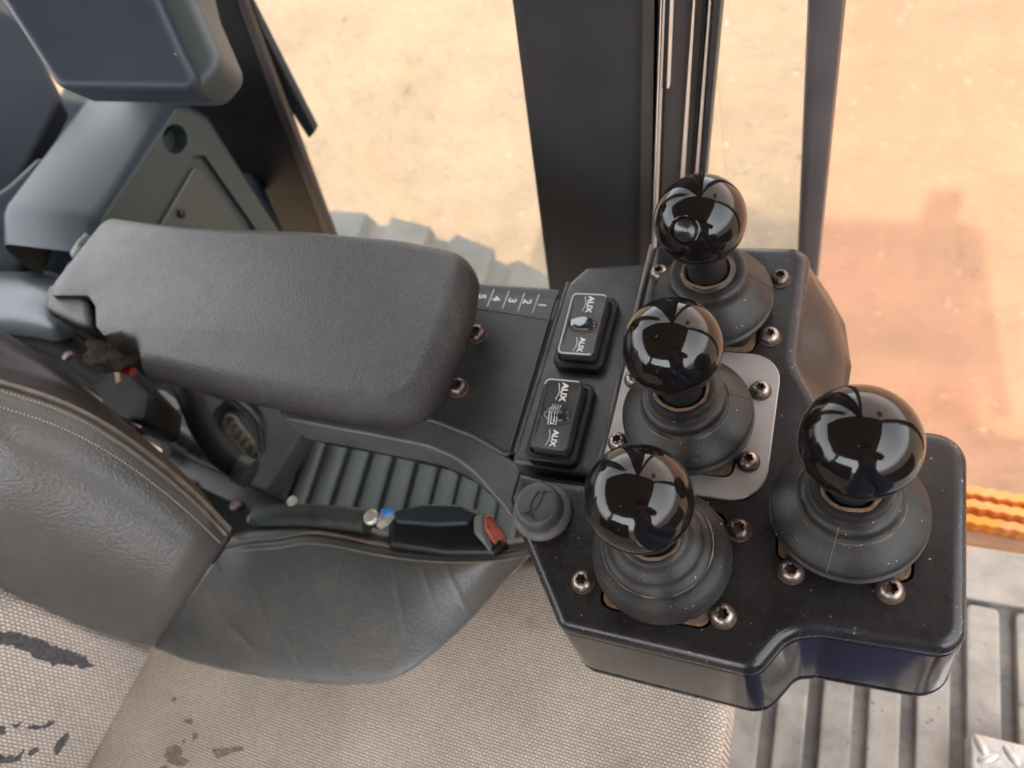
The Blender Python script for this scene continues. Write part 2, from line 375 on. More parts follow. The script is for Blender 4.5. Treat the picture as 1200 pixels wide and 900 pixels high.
# ------------------------------------------------------------------ the setting
GZ = -2.45
mb = MB(); mb.add([(-200, -200, GZ), (200, -200, GZ), (200, 200, GZ), (-200, 200, GZ)], [(0, 1, 2, 3)])
tag(mb.build('ground', M['ground'], smooth=False), 'pale sandy ground outside the cab windows', kind='structure')
FZ = -.55
rp = random.Random(9); pb = MB()
for i in range(1300):
    if i < 950: x, y = rp.uniform(-5.5, 2.2), rp.uniform(1.2, 5.5)
    else: x, y = rp.uniform(-.6, 1.6), rp.uniform(1.4, 4.2)
    r_ = .006 + .022 * rp.random() ** 3; h_ = r_ * rp.uniform(.4, .8); a_ = rp.random() * 6
    vs = [(x + math.cos(a_ + k * 1.2566) * r_ * rp.uniform(.7, 1.2), y + math.sin(a_ + k * 1.2566) * r_ * rp.uniform(.7, 1.2), GZ - .002) for k in range(5)]
    vs += [(x + math.cos(a_ + k * 1.2566 + .5) * r_ * .55, y + math.sin(a_ + k * 1.2566 + .5) * r_ * .55, GZ + h_) for k in range(5)]
    pb.add(vs, [(5, 6, 7, 8, 9)] + [(k, (k + 1) % 5, 5 + (k + 1) % 5, 5 + k) for k in range(5)])
tag(pb.build('gravel', mat('pale stones', (.125, .092, .060), .9, var=(2.5, .45)), smooth=False, fix=False), 'small stones scattered over the sand', kind='stuff')
fl = MB().box((-.15, -.46, FZ - .03), (1.7, 1.62, .052)).build('cab_floor', M['floor']); tag(fl, 'grey rubber floor of the cab', kind='structure')
# ribs of the mat, running across the cab
for i in range(-17, 13):
    x0 = -.0165 + i * .0463
    if not (-.9 < x0 < .65): continue
    ol = roundpoly(V2([(x0, -.9), (x0 + .031, -.9), (x0 + .031, .278), (x0, .278)]), .006, 3)
    slab(MB(), ol, rprof(.0025, FZ + .008, FZ - .004, 2)).build('mat_rib', M['rib'], fl)
# sill at the edge of the floor
sill = MB(); slab(sill, V2([(-.9, .284), (.7, .284), (.7, .346), (-.9, .346)]), rprof(.003, FZ + .010, FZ - .10, 3))
sill.build('floor_sill', M['rib'], fl)

# cab roof and the lower cab walls beyond the view
roof = thing('cab_roof', 'dark cab roof above the operator station', 'cab roof', (-.28, -.33, .89))
slab(MB(), roundpoly(V2([(-1.5, -1.40), (.55, -1.40), (.55, .52), (-1.5, .52)]), .08), rprof(.04, .96, .89, 4)).build('roof_shell', M['pillar'], roof)
MB().box((-.47, -.42, .88), (1.85, 1.75, .02)).build('headliner', M['roof'], roof)
def bar(name, label, cat, p0, p1, wx, wy, m, rr=.012):
    p0 = Vector(p0); p1 = Vector(p1); d = (p1 - p0).normalized(); a = Vector((1, 0, 0)); a = (a - d * a.dot(d)).normalized(); b = d.cross(a)
    t = thing(name, label, cat, p0); ol = roundpoly(V2([(-wx / 2, -wy / 2), (wx / 2, -wy / 2), (wx / 2, wy / 2), (-wx / 2, wy / 2)]), rr, 5)
    mb = MB(); slab(mb, ol, [(0, 0), (0, (p1 - p0).length)], frame=(p0, a, b, d)); mb.build('post', m, t); return t
bar('cab_corner_post', 'cab corner post behind the camera at the open left door', 'cab post', (-1.0, -1.08, FZ), (-1.0, -1.08, .89), .12, .08, M['pillar'])
bar('cab_corner_post', 'cab corner post in front on the open door side', 'cab post', (.52, -1.08, FZ), (.48, -1.08, .89), .07, .07, M['pillar'])
bar('windscreen_post', 'windscreen corner post ahead of the right console', 'cab post', (.62, .47, FZ), (.52, .47, .89), .07, .07, M['pillar'])
dp = thing('front_dash', 'dark dashboard panel ahead of the seat', 'dashboard', (.75, -.4, FZ))
slab(MB(), roundpoly(V2([(.72, -.95), (.86, -.95), (.86, .2), (.72, .1)]), .04), rprof(.03, -.05, FZ + .02, 4)).build('dash_panel', M['trimdark'], dp)
wm = thing('added_mirror', 'black added mirror outside the front corner of the roof, unseen, for its ground shadow', 'added mirror', (.42, .62, .80))  # unseen mirror, added to cast the bump in the roof's ground shadow
slab(MB(), roundpoly(V2([(.33, .60), (.47, .60), (.50, .80), (.36, .78)]), .02), rprof(.01, .80, .76, 3)).build('mirror_housing', M['pillar'], wm)
MB().tube([Vector((.40, .50, .9)), Vector((.41, .66, .80))], .012, 10).build('mirror_arm', M['pillar'], wm)
rw = thing('rear_cab_wall', 'dark grey wall panel behind the seat', 'cab wall', (-1.06, -.3, FZ))
MB().box((-1.06, -.3, -.26), (.04, 1.56, .62)).build('wall_panel', M['trimdark'], rw)

# ------------------------------------------------------------------ right side frame: pillars, rails, glass (plane y = .45)
FY = plane_frame((0, .45, 0), (0, -1, 0), (1, 0, 0))
def ext(px, s):   # stretch a bar drawn by its left and right edges beyond the picture: [(left_top),(right_top),(right_bottom),(left_bottom)]
    a, b, c, d = [Vector(v) for v in px_on(FY, px)]
    return [a + (a - d) * s, b + (b - c) * s, c + (c - b) * s, d + (d - a) * s]
def side_bar(name, label, px, depth, m, r=.006, off=0., s=2.6, cat='cab pillar', parent=None, pname='post'):
    fr = (FY[0] + Vector((0, off, 0)), *FY[1:])
    p4 = [Vector(v) for v in px_on(fr, px)]; a, b, c, d = p4
    def lim(p, q, z): # along the line p-q to height z (frame y axis = +-z)
        t = (z - p.y) / (q.y - p.y); return p.lerp(q, t)
    zs = 1 if FY[2].z > 0 else -1
    q = [lim(a, d, zs * .885), lim(b, c, zs * .885), lim(b, c, zs * -.62), lim(a, d, zs * -.62)] if s else p4
    t = parent or thing(name, label, cat, (GY(*px[3])[0], .45 + off, -.62))
    mb = MB(); slab(mb, roundpoly(q, r, 3), (lambda rr: [(0, -depth), (0, -rr), (rr * .3, -rr * .3), (rr, 0)])(min(r, .006, (b - a).length * .22)), frame=fr); mb.build(pname, m, t); return t
mid = side_bar('door_pillar', 'wide black cab pillar behind the row of joysticks', [(597, 0), (775, 0), (768, 300), (641, 335)], .07, M['pillar'], .012)
side_bar('', '', [(752, 0), (773, 0), (767, 300), (748, 300)], .03, M['pillarbrown'], .004, -.008, parent=mid, pname='pillar_edge')
side_bar('', '', [(774.0, 0), (776.8, 0), (766.5, 300), (763.5, 300)], .012, M['copper'], .001, -.012, parent=mid, pname='pale_seal_edge')
fr_ = side_bar('door_frame', 'brownish black door frame beside the wide pillar, with pale seal', [(777, 0), (812, 0), (800, 210), (770, 210)], .05, M['pillarbrown'], .005, .004, cat='door frame')
side_bar('', '', [(785, 0), (788, 0), (784, 104), (781, 104)], .008, M['copper'], .001, -.002, s=0, parent=fr_, pname='slot_edge')
side_bar('', '', [(775.5, 0), (785, 0), (781, 104), (773.5, 104)], .008, M['gap'], .001, -.0025, s=0, parent=fr_, pname='slot')
side_bar('', '', [(812, 0), (818, 0), (805, 210), (797, 210)], .02, M['copper'], .003, .0, parent=fr_, pname='pale_seal')
side_bar('', '', [(818, 0), (829, 0), (813, 210), (805, 210)], .03, M['gap'], .003, .006, parent=fr_, pname='rubber_seal')
side_bar('', '', [(830, 8), (835, 8), (820, 210), (814, 210)], .015, M['copper'], .002, .004, parent=fr_, pname='bright_seal')
side_bar('', '', [(836, 0), (845, 0), (826, 210), (820.5, 210)], .025, M['pillar'], .002, .002, parent=fr_, pname='outer_rail')
post = side_bar('front_door_post', 'slim grey black post standing right of the top joystick', [(946, 0), (991, 0), (961, 300), (934, 300)], .05, mat('slim post paint', (.075, .062, .062), .4, var=(20, .2)), .009, cat='cab post')
rear = side_bar('rear_pillar', 'dark sloping rear pillar left of the side window', [(85, -8), (286, 0), (385, 260), (235, 260)], .010, mat('black satin rear pillar', (.009, .0085, .009), .45, var=(9, .4)), .006, .165)
side_bar('', '', [(276, 0), (286, 0), (385, 262), (374, 262)], .01, M['pillarbrown'], .001, .160, parent=rear, pname='pillar_edge')
bl = thing('outer_grab_strip', 'thin grey strip outside the rear pillar, ending in mid air', 'strip', GY(365, 158, .5))
slab(MB(), roundpoly(px_on((FY[0] + Vector((0, .19, 0)), *FY[1:]), [(270, -40), (289, 0), (369, 155), (362, 163), (325, 105), (282, 10)]), .002, 2), rprof(.001, 0, -.012, 2), frame=(FY[0] + Vector((0, .19, 0)), *FY[1:])).build('strip_body', M['trim'], bl)
# glass
def pane(name, label, x0, x1, z0, z1, y, m):
    t = tag(MB().box(((x0 + x1) / 2, y, (z0 + z1) / 2), (x1 - x0, .005, z1 - z0)).build(name, m, smooth=False), label, 'window glass'); return t
pane('window_pane', 'clear rear side window glass between the two black pillars', -1.5, -.17, -.56, .88, .66, M['glass'])
pane('window_pane', 'narrow glass between the door frame and the slim post', -.10, -.028, -1.05, .88, .505, M['glass'])
pane('window_pane', 'dusty glass with painted reddish haze right of the slim post', -.022, .6, -1.05, .88, .512, M['glasshazy'])

# ------------------------------------------------------------------ tyre outside
ty = thing('loader_tyre', 'big dusty tyre with blocky tread below the side window', 'tyre', (-1.38, .85, GZ))
TC = Vector((-1.30, .87, -1.62)); TR = .765
rows = []
for r_, y_ in [(.45, -.24), (.68, -.29), (TR, -.25), (TR, .25), (.68, .29), (.45, .24)]:
    rows.append([TC + Vector((math.cos(a) * r_, y_, math.sin(a) * r_)) for a in [2 * math.pi * k / 72 for k in range(72)]])
MB().grid(rows, True).build('tyre_carcass', M['tyre'], ty)
for k in range(28):
    for sgn in (-1, 1):
        a = 2 * math.pi * (k + (.5 if sgn > 0 else 0)) / 28
        if math.sin(a) < -.1: continue
        er = Vector((math.cos(a), 0, math.sin(a))); et = Vector((-math.sin(a), 0, math.cos(a)))
        c = TC + er * (TR + .02); y0 = .01 * sgn; y1 = .275 * sgn
        q = [(y0, -.058), (y0, .045), (y1 * .6, .074), (y1 * .95, .070), (y1 * .95, -.060), (y1 * .6, -.064)]
        b = MB(); n = 6
        lo = [c - er * .03 + et * t_ + Vector((0, y_, 0)) for y_, t_ in q]; hi = [c + er * .016 + et * t_ * .82 + Vector((0, y_ * .97, 0)) for y_, t_ in q]
        b.add(lo + hi, [tuple(range(6)), tuple(range(11, 5, -1))] + [(i, (i + 1) % 6, 6 + (i + 1) % 6, 6 + i) for i in range(6)])
        b.build('tread_block', M['tyre'], ty, smooth=False)

# ------------------------------------------------------------------ orange serrated step and checker plate
st = thing('orange_step', 'orange serrated step outside the door, right of the console', 'step', (.3, .5, -.75))
for j, (ya, yb) in enumerate([(573, 584), (589, 601), (607, 619)]):
    a = G(1120, ya - 7, -.62); b_ = G(1215, ya + 10, -.62); a2 = G(1120, yb - 7, -.62); d = (b_ - a); L_ = d.length; d.normalize()
    n = 80; a -= d * .05; rows = [[], [], [], []]
    wv = (a2 - a).length; e2 = Vector((0, 0, 1)).cross(d); e2 = -e2 if e2.dot(a2 - a) < 0 else e2
    for k in range(n * 2 + 1):
        p = a + d * (k * .0024); s_ = .0011 * math.sin(k * .95 + j * 1.7)
        rows[0].append(p + Vector((0, 0, -.03))); rows[1].append(p + e2 * s_); rows[2].append(p + e2 * (s_ + .010) + Vector((0, 0, -.001))); rows[3].append(p + e2 * (.010 + s_) + Vector((0, 0, -.03)))
    MB().grid(rows).build('serrated_bar', M['orange'], st)
slab(MB(), roundpoly(px_on(plane_frame((0, 0, -.65), (0, 0, 1), (1, 0, 0)), [(1000, 556), (1300, 605), (1300, 655), (1000, 620)]), .004, 2), rprof(.002, -.65, -.68, 2)).build('step_tray', mat('sandy orange tray', (.52, .33, .21), .6, var=(12, .2)), st)
cp = thing('checker_plate', 'corner of worn aluminium checker plate at bottom right', 'metal plate', (.25, .1, -.5))
FC = plane_frame((0, 0, -.50), (0, 0, 1), (1, 0, 0))
slab(MB(), roundpoly(px_on(FC, [(1137, 858), (1290, 895), (1290, 1010), (1141, 1000)]), .006, 4), rprof(.002, -.50, -.53, 2)).build('plate', M['checker'], cp)
for (x, y, a) in [(1186, 886, -52), (1158, 889, 32), (1150, 874, -62), (1200, 903, 32), (1172, 912, -52), (1225, 898, -52)]:
    c = G(x, y, -.4995); pts = [c + Vector((*rot((t * .0105, 0), R(a)), 0)) for t in (-1, -.9, -.6, -.3, 0, .3, .6, .9, 1)]
    MB().tube(pts, [.0008, .0024, .0038, .0043, .0045, .0043, .0038, .0024, .0008], 12, flat=.45).build('lozenge', M['checker'], cp)

# ------------------------------------------------------------------ grey trim at the upper left
tr = thing('rear_side_trim', 'slate grey moulded side trim block with round hole at upper left', 'side trim', (-.58, .3, -.3))
FX = plane_frame(GY(200, 120, .52), (1, 0, 0), (0, 1, 0))     # front face of the block looks forward (+x)
face = px_on(FX, [(110, 262), (112, 252), (203, 119), (222, 122), (246, 134), (330, 270), (330, 330), (118, 330)])
hole = px_on(FX, [(205 + 14.5 * math.cos(R(a)), 163 + 17.5 * math.sin(R(a))) for a in range(0, 360, 20)])
rec = roundpoly(px_on(FX, [(176, 262), (226, 182), (240, 182), (300, 268), (300, 310), (176, 310)]), .006, 4)
mb = MB(); W_ = .0
slab(mb, roundpoly(face, .012, 5), rprof(.010, 0, -.005, 4), holes=[(hole, .02), (rec, .006)], frame=FX, bottom=False)
mb.build('trim_face', mat('greenish grey trim', (.027, .037, .039), .45, bump=(700, .0001), var=(6, .1)), tr)
# inner raised panel within the recess
inn = roundpoly(px_on(FX, [(186, 268), (228, 196), (235, 196), (288, 268), (288, 310), (186, 310)]), .005, 4)
slab(MB(), inn, rprof(.003, -.001, -.006, 3), frame=FX).build('raised_panel', M['trimolive'], tr)
MB().lathe(GP(212, 250, FX[0], FX[3]), [(.005, 0), (.005, .003), (.003, .004)], 16, ax=FX[3]).build('clip', M['black'], tr)
# top of the block: runs back from the front face
q = [GP(x, y, FX[0], FX[3]) for x, y in [(110, 300), (110, 262), (114, 250), (158, 186), (202, 121), (212, 119)]]
rows = []
for dx, dz in [(.004, -.004), (.0, 0), (-.008, .004), (-.115, .016), (-.125, .014), (-.133, .004), (-.14, -.05)]:
    rows.append([p + Vector((dx, 0, dz)) for p in q])
MB().grid(rows).build('trim_top', M['trim'], tr, ang=70)
# panel left of it, and the big box above
bx = thing('rear_storage_box', 'dark blue grey storage box with rounded corner in the upper left corner', 'storage box', D(150, 60, .62))
FB = plane_frame(D(150, 60, .60), (.45, -.55, .7), (1, .2, 0))
slab(MB(), roundpoly(px_on(FB, [(-70, -110), (150, -90), (186, 0), (214, 62), (238, 106), (66, 103)]), [.01, .01, 0, 0, .013, .013], 6), rprof(.0075, 0, -.05, 4), frame=FB).build('box_front', M['trimdark'], bx)
FB2 = (FB[0] - FB[3] * .012, *FB[1:])
slab(MB(), roundpoly(px_on(FB2, [(60, -60), (215, -60), (230, 0), (263, 76), (236, 106), (150, 106), (100, 60)]), .018, 7), rprof(.010, 0, -.06, 4), frame=FB2).build('box_side', M['trimolive'], bx)
M['trimdeep'] = mat('deep blue grey trim', (.018, .022, .030), .55, spec=.2, bump=(500, .0001), var=(8, .14))
lp = thing('lower_trim_panel', 'dark blue grey panel at the left edge above the armrest', 'trim panel', D(40, 200, .66))
FL = plane_frame(D(40, 200, .95), (.6, -.2, .75), (0, 1, 0))
slab(MB(), roundpoly(px_on(FL, [(-80, -30), (10, -10), (62, 98), (70, 118), (34, 190), (-10, 262), (-80, 300)]), .01, 4), rprof(.006, 0, -.04, 3), frame=FL).build('panel', M['trimdeep'], lp)
FL2 = plane_frame(D(60, 200, 1.08), (.3, -.3, .9), (0, 1, 0))
slab(MB(), roundpoly(px_on(FL2, [(-80, 200), (20, 190), (75, 98), (130, 92), (250, 100), (340, 300), (200, 400), (-80, 420)]), .01, 4), rprof(.006, 0, -.03, 3), frame=FL2).build('channel_panel', M['trimdeep'], lp)
FL3 = plane_frame(D(20, 300, .84), (.5, -.45, .75), (0, 1, 0))
slab(MB(), roundpoly(px_on(FL3, [(-60, 262), (8, 215), (62, 165), (34, 222), (27, 250), (44, 285), (20, 330), (-60, 380)]), .008, 4), rprof(.008, 0, -.04, 4), frame=FL3).build('curved_panel', M['trim'], lp)

# ------------------------------------------------------------------ corrugated suspension bellows, seen between seat and console
be = thing('suspension_bellows', 'grey green corrugated bellows below the armrest', 'bellows', (-.5, .25, -.42))
tops = [(358, 480), (395, 484), (432, 490), (468, 497), (505, 506), (541, 514), (575, 524), (608, 534)]
bots = [(316, 606), (352, 612), (391, 618), (432, 624), (474, 628), (512, 632), (550, 636), (588, 640)]
NF = 11
def li(l, t): i = min(len(l) - 2, int(t)); f_ = t - i; return (l[i][0] * (1 - f_) + l[i + 1][0] * f_, l[i][1] * (1 - f_) + l[i + 1][1] * f_)
for (a, b_) in [(li(tops, 7 * k / (NF - 1)), li(bots, 7 * k / (NF - 1))) for k in range(NF)]:
    p = G(*a, -.36); q = G(*b_, -.36); sp = .019
    MB().tube([p + (p - q) * .3, p.lerp(q, .5), q + (q - p) * .3], .0132, 12, flat=.5).build('bellows_fold', M['bellows'], be)
slab(MB(), pxy([(345, 440), (640, 480), (640, 680), (280, 680)], -.372), [(0, -.40), (0, -.372)]).build('bellows_backing', mat('dark bellows valley', (.075, .086, .083), .6), be)
MB().tube([G(352, 455, -.345), G(336, 560, -.345), G(300, 640, -.345)], .0105, 10).build('bellows_flange', M['trimolive'], be)

# ------------------------------------------------------------------ mechanism between seat and armrest
dull = mat('dull black grimy plastic', (.008, .0078, .0078), .6, spec=.15, dust=((.03, .027, .024), 30, .5), bump=(200, .0002))
me_ = thing('seat_side_bracket', 'dark grey bracket plate with a round opening and spring below the armrest', 'bracket', (-.5, .2, -.3))
FM = plane_frame((0, 0, -.30), (0, 0, 1), (1, 0, 0))
slab(MB(), roundpoly(px_on(FM, [(170, 430), (345, 470), (362, 492), (315, 570), (298, 580), (240, 560), (150, 520)]), .01, 4), rprof(.003, -.30, -.33, 3),
     holes=[(px_on(FM, [(278 + 36 * math.cos(R(a)), 508 + 42 * math.sin(R(a))) for a in range(0, 360, 15)]), .02)]).build('bracket_plate', mat('grimy bracket', (.030, .032, .034), .5, dust=((.07, .06, .05), 30, .6), bump=(200, .0003)), me_)
c0 = G(296, 520, -.312)
for k in range(5):
    c = G(272 + k * 6, 498 + k * 8, -.308); MB().tube([c + Vector((math.cos(a) * .013, math.sin(a) * .010, math.sin(a) * .010)) for a in [2 * math.pi * j / 16 for j in range(17)]], .0016, 6, caps=False).build('spring_coil', M['brass'], me_)
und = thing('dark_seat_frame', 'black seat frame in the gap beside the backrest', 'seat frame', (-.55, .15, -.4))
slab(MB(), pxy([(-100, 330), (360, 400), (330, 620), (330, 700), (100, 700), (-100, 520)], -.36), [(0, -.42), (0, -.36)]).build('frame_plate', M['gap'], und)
rl = thing('seat_rail', 'black steel slide rail running down to the buckle', 'seat rail', G(300, 590, -.17))
a = G(170, 528, -.17); b_ = G(395, 632, -.17); d = (b_ - a).normalized(); s_ = Vector((0, 0, 1)).cross(d)
MB().box((a + b_) / 2, ((b_ - a).length, .020, .012), (d, s_, Vector((0, 0, 1)))).build('rail_body', mat('dusty black steel', (.022, .021, .022), .35, dust=((.07, .06, .05), 30, .6)), rl)
MB().box((a + b_) / 2 + s_ * .0125, ((b_ - a).length, .003, .018), (d, s_, Vector((0, 0, 1)))).build('rail_lip', M['steeldark'], rl)
for (x, y) in [(280, 585), (225, 560), (300, 600)]:
    MB().lathe(G(x, y + 10, -.165), [(.0065, 0), (.0065, .006), (.005, .008)], 10).build('nut', M['steeldark'], rl)
hs = thing('thick_hose', 'thick dusty rubber hose curving down below the armrest', 'hose', G(300, 550, -.2))
MB().tube(spline([G(205, 425, -.09), G(224, 468, -.10), G(240, 505, -.115), G(262, 535, -.13), G(288, 553, -.14)], 6), .0125, 14).build('hose_body', dull, hs)
MB().tube([G(280, 549, -.137), G(294, 555, -.142)], .0145, 14).build('hose_end', M['hose'], hs)
h2 = thing('thin_hose', 'thinner black hose curving beside the thick one', 'hose', G(300, 500, -.25))
MB().tube(spline([G(240, 455, -.22), G(275, 470, -.23), G(300, 495, -.25), G(306, 530, -.27)], 6), .006, 12).build('hose_body', M['black'], h2)
cd = thing('corrugated_conduit', 'grey flexible conduit with a pale clamp beside the backrest', 'conduit', G(200, 500, -.18))
cc = spline([G(130, 478, -.17), G(175, 492, -.17), G(215, 512, -.18), G(250, 540, -.2), G(276, 575, -.22)], 12)
MB().tube(cc, [.0105 + .0012 * math.sin(i * 1.6) for i in range(len(cc))], 12).build('conduit_body', mat('grey green conduit', (.07, .075, .07), .5, dust=((.13, .11, .09), 30, .6)), cd)
MB().tube([G(184, 470, -.155), G(212, 492, -.155)], .014, 14).build('clamp', M['greyclamp'], cd)
MB().tube([G(210, 493, -.158), G(245, 515, -.17)], .0105, 14).build('sleeve', M['greyclamp'], cd)
MB().tube([G(165, 512, -.15), G(195, 530, -.15)], .006, 8).build('clip', M['steel'], cd)

lt = thing('backrest_latch', 'black plastic recliner latch left of the armrest', 'latch', G(100, 440, -.08))
lt1 = spline([G(-30, 372, -.06), G(30, 398, -.07), G(85, 415, -.08), G(130, 452, -.09), G(178, 492, -.11)], 8)
MB().tube(lt1, [.010 + .010 * min(1, i / 12) for i in range(len(lt1))], 12, flat=.8).build('latch_arm', dull, lt)
slab(MB(), roundpoly(pxy([(60, 402), (118, 398), (150, 430), (186, 468), (180, 503), (130, 488), (70, 445)], -.085), .006, 4), rprof(.004, -.075, -.12, 3)).build('latch_body', dull, lt)
MB().lathe(G(82, 418, -.06), [(.006, 0), (.006, .004), (.004, .005)], 12).build('pivot_pin', M['steeldark'], lt)
MB().tube(spline([G(-20, 390, -.05), G(60, 432, -.06), G(130, 478, -.08), G(168, 500, -.09)], 6), .003, 8).build('latch_cable', M['steeldark'], lt)
rwi = thing('red_wire', 'short red wire under the torn corner of the armrest', 'wire', G(140, 430, .0))
MB().tube(spline([G(124, 427, -.01), G(140, 432, 0), G(156, 436, 0)], 5), .0036, 10).build('wire_body', M['redwire'], rwi)
ow = thing('tan_wire_tag', 'tan strip sticking out of the black latch', 'wire tag', G(138, 442, -.05))
MB().box(G(138, 441, -.05), (.018, .004, .002), (Vector(rot((1, 0), R(-48)) + (0,)), Vector(rot((0, 1), R(-48)) + (0,)), Vector((0, 0, 1)))).build('tag_body', mat('tan tag', (.35, .2, .09), .6), ow)
rb = thing('backrest_hinge_cover', 'grey pebbled plastic cover left of the armrest end', 'hinge cover', G(30, 360, -.03))
rows = []
for (dy, z) in [(-12, -.10), (-6, -.045), (2, -.025), (14, -.018), (34, -.018), (58, -.028), (72, -.05), (80, -.10)]:
    rows.append([G(-40, 322 + dy, z), G(0, 322 + dy * .95, z), G(36, 322 + dy * .93 + 4, z), G(66, 324 + dy * .92 + 8, z - .006), G(86, 334 + dy * .8 + 8, z - .03)])
rows = [[r[i] for r in rows] for i in range(5)]
MB().grid(loft(rows, 24, 4)).build('cover_shell', mat('pebbled slate plastic', (.075, .088, .10), .33, bump=(350, .0005)), rb, ang=80)
pc = thing('pale_clip', 'small pale clip peeking out at the rear edge of the armrest', 'clip', G(97, 287, .02))
MB().tube([G(90, 298, .0), G(97, 287, .01), G(106, 278, .01)], .006, 10).build('clip_body', M['greyclamp'], pc)
MB().tube([G(80, 322, .0), G(86, 312, .01)], .005, 10).build('clip_foot', M['greyclamp'], pc)

# ------------------------------------------------------------------ seat
SZ = -.16
seat = thing('operator_seat', 'grey leather and beige cloth operator seat with worn patches', 'seat', (-.3, -.1, -.40))
ol = V2([(-.56, -.55), (-.045, -.55), (-.040, -.1), (-.042, .15), (-.185, .152), (-.215, .141), (-.30, .108), (-.42, .088), (-.56, .07)])
slab(MB(), resample(roundpoly(ol, [.02, .04, .02, .03, .004, .0, .0, .0, .01], 6), .03), rprof(.016, SZ, SZ - .09, 5)).build('cushion', M['weave'], seat)
for poly in [[(196, 876), (206, 873), (214, 878), (212, 886), (222, 892), (214, 899), (200, 896), (192, 886)], [(214, 843), (224, 842), (228, 847), (220, 849)], [(246, 876), (262, 878), (284, 874), (286, 880), (270, 884), (256, 890)],
             [(226, 860), (231, 857), (232, 864), (226, 868)], [(198, 820), (208, 815), (205, 823)], [(183, 905), (192, 896), (204, 905), (196, 915)], [(212, 868), (216, 866), (216, 874)]]:
    slab(MB(), roundpoly([p + Vector((random.uniform(-.0006, .0006), random.uniform(-.0006, .0006))) for p in resample(pxy(poly, SZ), .003)], .0005, 1), [(0, SZ - .001), (.0003, SZ + .0005)]).build('grime_stain', M['stain'], seat)
# cushion bolster (leather)
inner = [(182, 759), (230, 777), (300, 791), (360, 799), (410, 802), (455, 797), (500, 772), (550, 728), (600, 672), (640, 630)]
outer = [(266, 640), (292, 634), (330, 630), (362, 624), (400, 628), (440, 637), (490, 645), (540, 649), (590, 648), (640, 640)]
def mixc(t, z): return [G(a[0] * (1 - t) + b[0] * t, a[1] * (1 - t) + b[1] * t, z) for a, b in zip(inner, outer)]
C = [mixc(0, SZ - .006), mixc(.02, SZ + .003), mixc(.3, SZ + .016), mixc(.7, SZ + .032), mixc(.93, SZ + .036), mixc(1.0, SZ + .031), [p + Vector((0, .016, -.012)) for p in mixc(1.0, SZ + .024)], [p + Vector((0, .022, -.10)) for p in mixc(1.0, SZ)]]
rows = loft(C, 200, 14)
for r in rows:      # creases pulled diagonally from the corner by the backrest
    for i, p in enumerate(r):
        s = .0006 * noise.noise(p * 22)
        for (ax, ay, bx, by, wd, h) in [(245, 688, 262, 726, .0020, .0016), (262, 726, 294, 764, .0020, .0018), (262, 660, 272, 690, .0016, .0013), (272, 690, 281, 714, .0016, .0013), (300, 680, 315, 745, .0024, .0009), (335, 650, 352, 700, .0020, .0007), (415, 650, 400, 690, .0020, .0008), (530, 665, 545, 720, .0020, .0009), (470, 670, 474, 740, .0020, .0007), (330, 735, 345, 790, .0018, .0006), (500, 660, 512, 715, .0018, .0006)]:
            A = G(ax, ay, SZ + .02); B = G(bx, by, SZ + .02); ab = Vector((B.x - A.x, B.y - A.y)); ap = Vector((p.x - A.x, p.y - A.y)); t = max(0, min(1, ap.dot(ab) / ab.length_squared)); dd = (ap - ab * t).length
            s += h * math.exp(-(dd / wd) ** 2) * (.35 + .65 * math.sin(math.pi * min(1, max(0, t))))
        p.z += s
bo = MB().grid(rows).build('cushion_bolster', M['leatherb'], seat, ang=80)
def lift(l, dz): return [p + Vector((0, 0, dz)) for p in l]
pl = even(spline(mixc(1.0, SZ + .0325), 10), 120)
MB().tube(pl, .0022, 8).build('piping', M['piping'], bo)
MB().tube(even(spline([p + Vector((0, -.005, .0005)) for p in mixc(.965, SZ + .0355)], 10), 120), .0011, 6).build('seam', M['piping'], bo)
sm = even(spline([p for p in mixc(0.01, SZ + .001)], 10), 120)
MB().tube(sm, .0011, 6).build('seam_cord', M['stain'], bo)
# backrest: plane leaning back from the junction line
BN = Vector((math.cos(R(15)), 0, math.sin(R(15)))); BP = Vector((-.541, 0, SZ))
FBk = plane_frame(BP, BN, (0, 1, 0))
ol = px_on(FBk, [(-160, 610), (0, 684), (184, 760), (95, 918), (0, 1100), (-400, 1100), (-400, 500)])
slab(MB(), resample(roundpoly(ol, .006, 3), .03), rprof(.010, .004, -.08, 4), frame=FBk).build('backrest', M['weaveback'], seat)
for k, poly in enumerate([[(-20, 738), (0, 740), (24, 742), (50, 752), (78, 761), (98, 770), (110, 779), (96, 782), (72, 778), (58, 779), (36, 768), (12, 756), (-20, 752)],
             [(-10, 884), (18, 884), (26, 876), (20, 888), (4, 894), (-10, 896)], [(28, 850), (48, 847), (62, 842), (64, 847), (50, 853), (34, 855)], [(60, 880), (66, 866), (76, 856), (78, 864), (70, 876), (62, 884)],
             [(-6, 852), (2, 848), (6, 858), (-6, 862)], [(30, 880), (42, 872), (44, 878), (34, 884)], [(10, 848), (22, 845), (20, 851)]]):
    pts = resample(px_on(FBk, poly), .002); pts = [p + Vector((random.uniform(-.0015, .0015), random.uniform(-.0012, .0012))) for p in pts]
    slab(MB(), pts, [(0, .003), (.0002, .0046)], frame=FBk).build('worn_patch', M['worn'], seat)
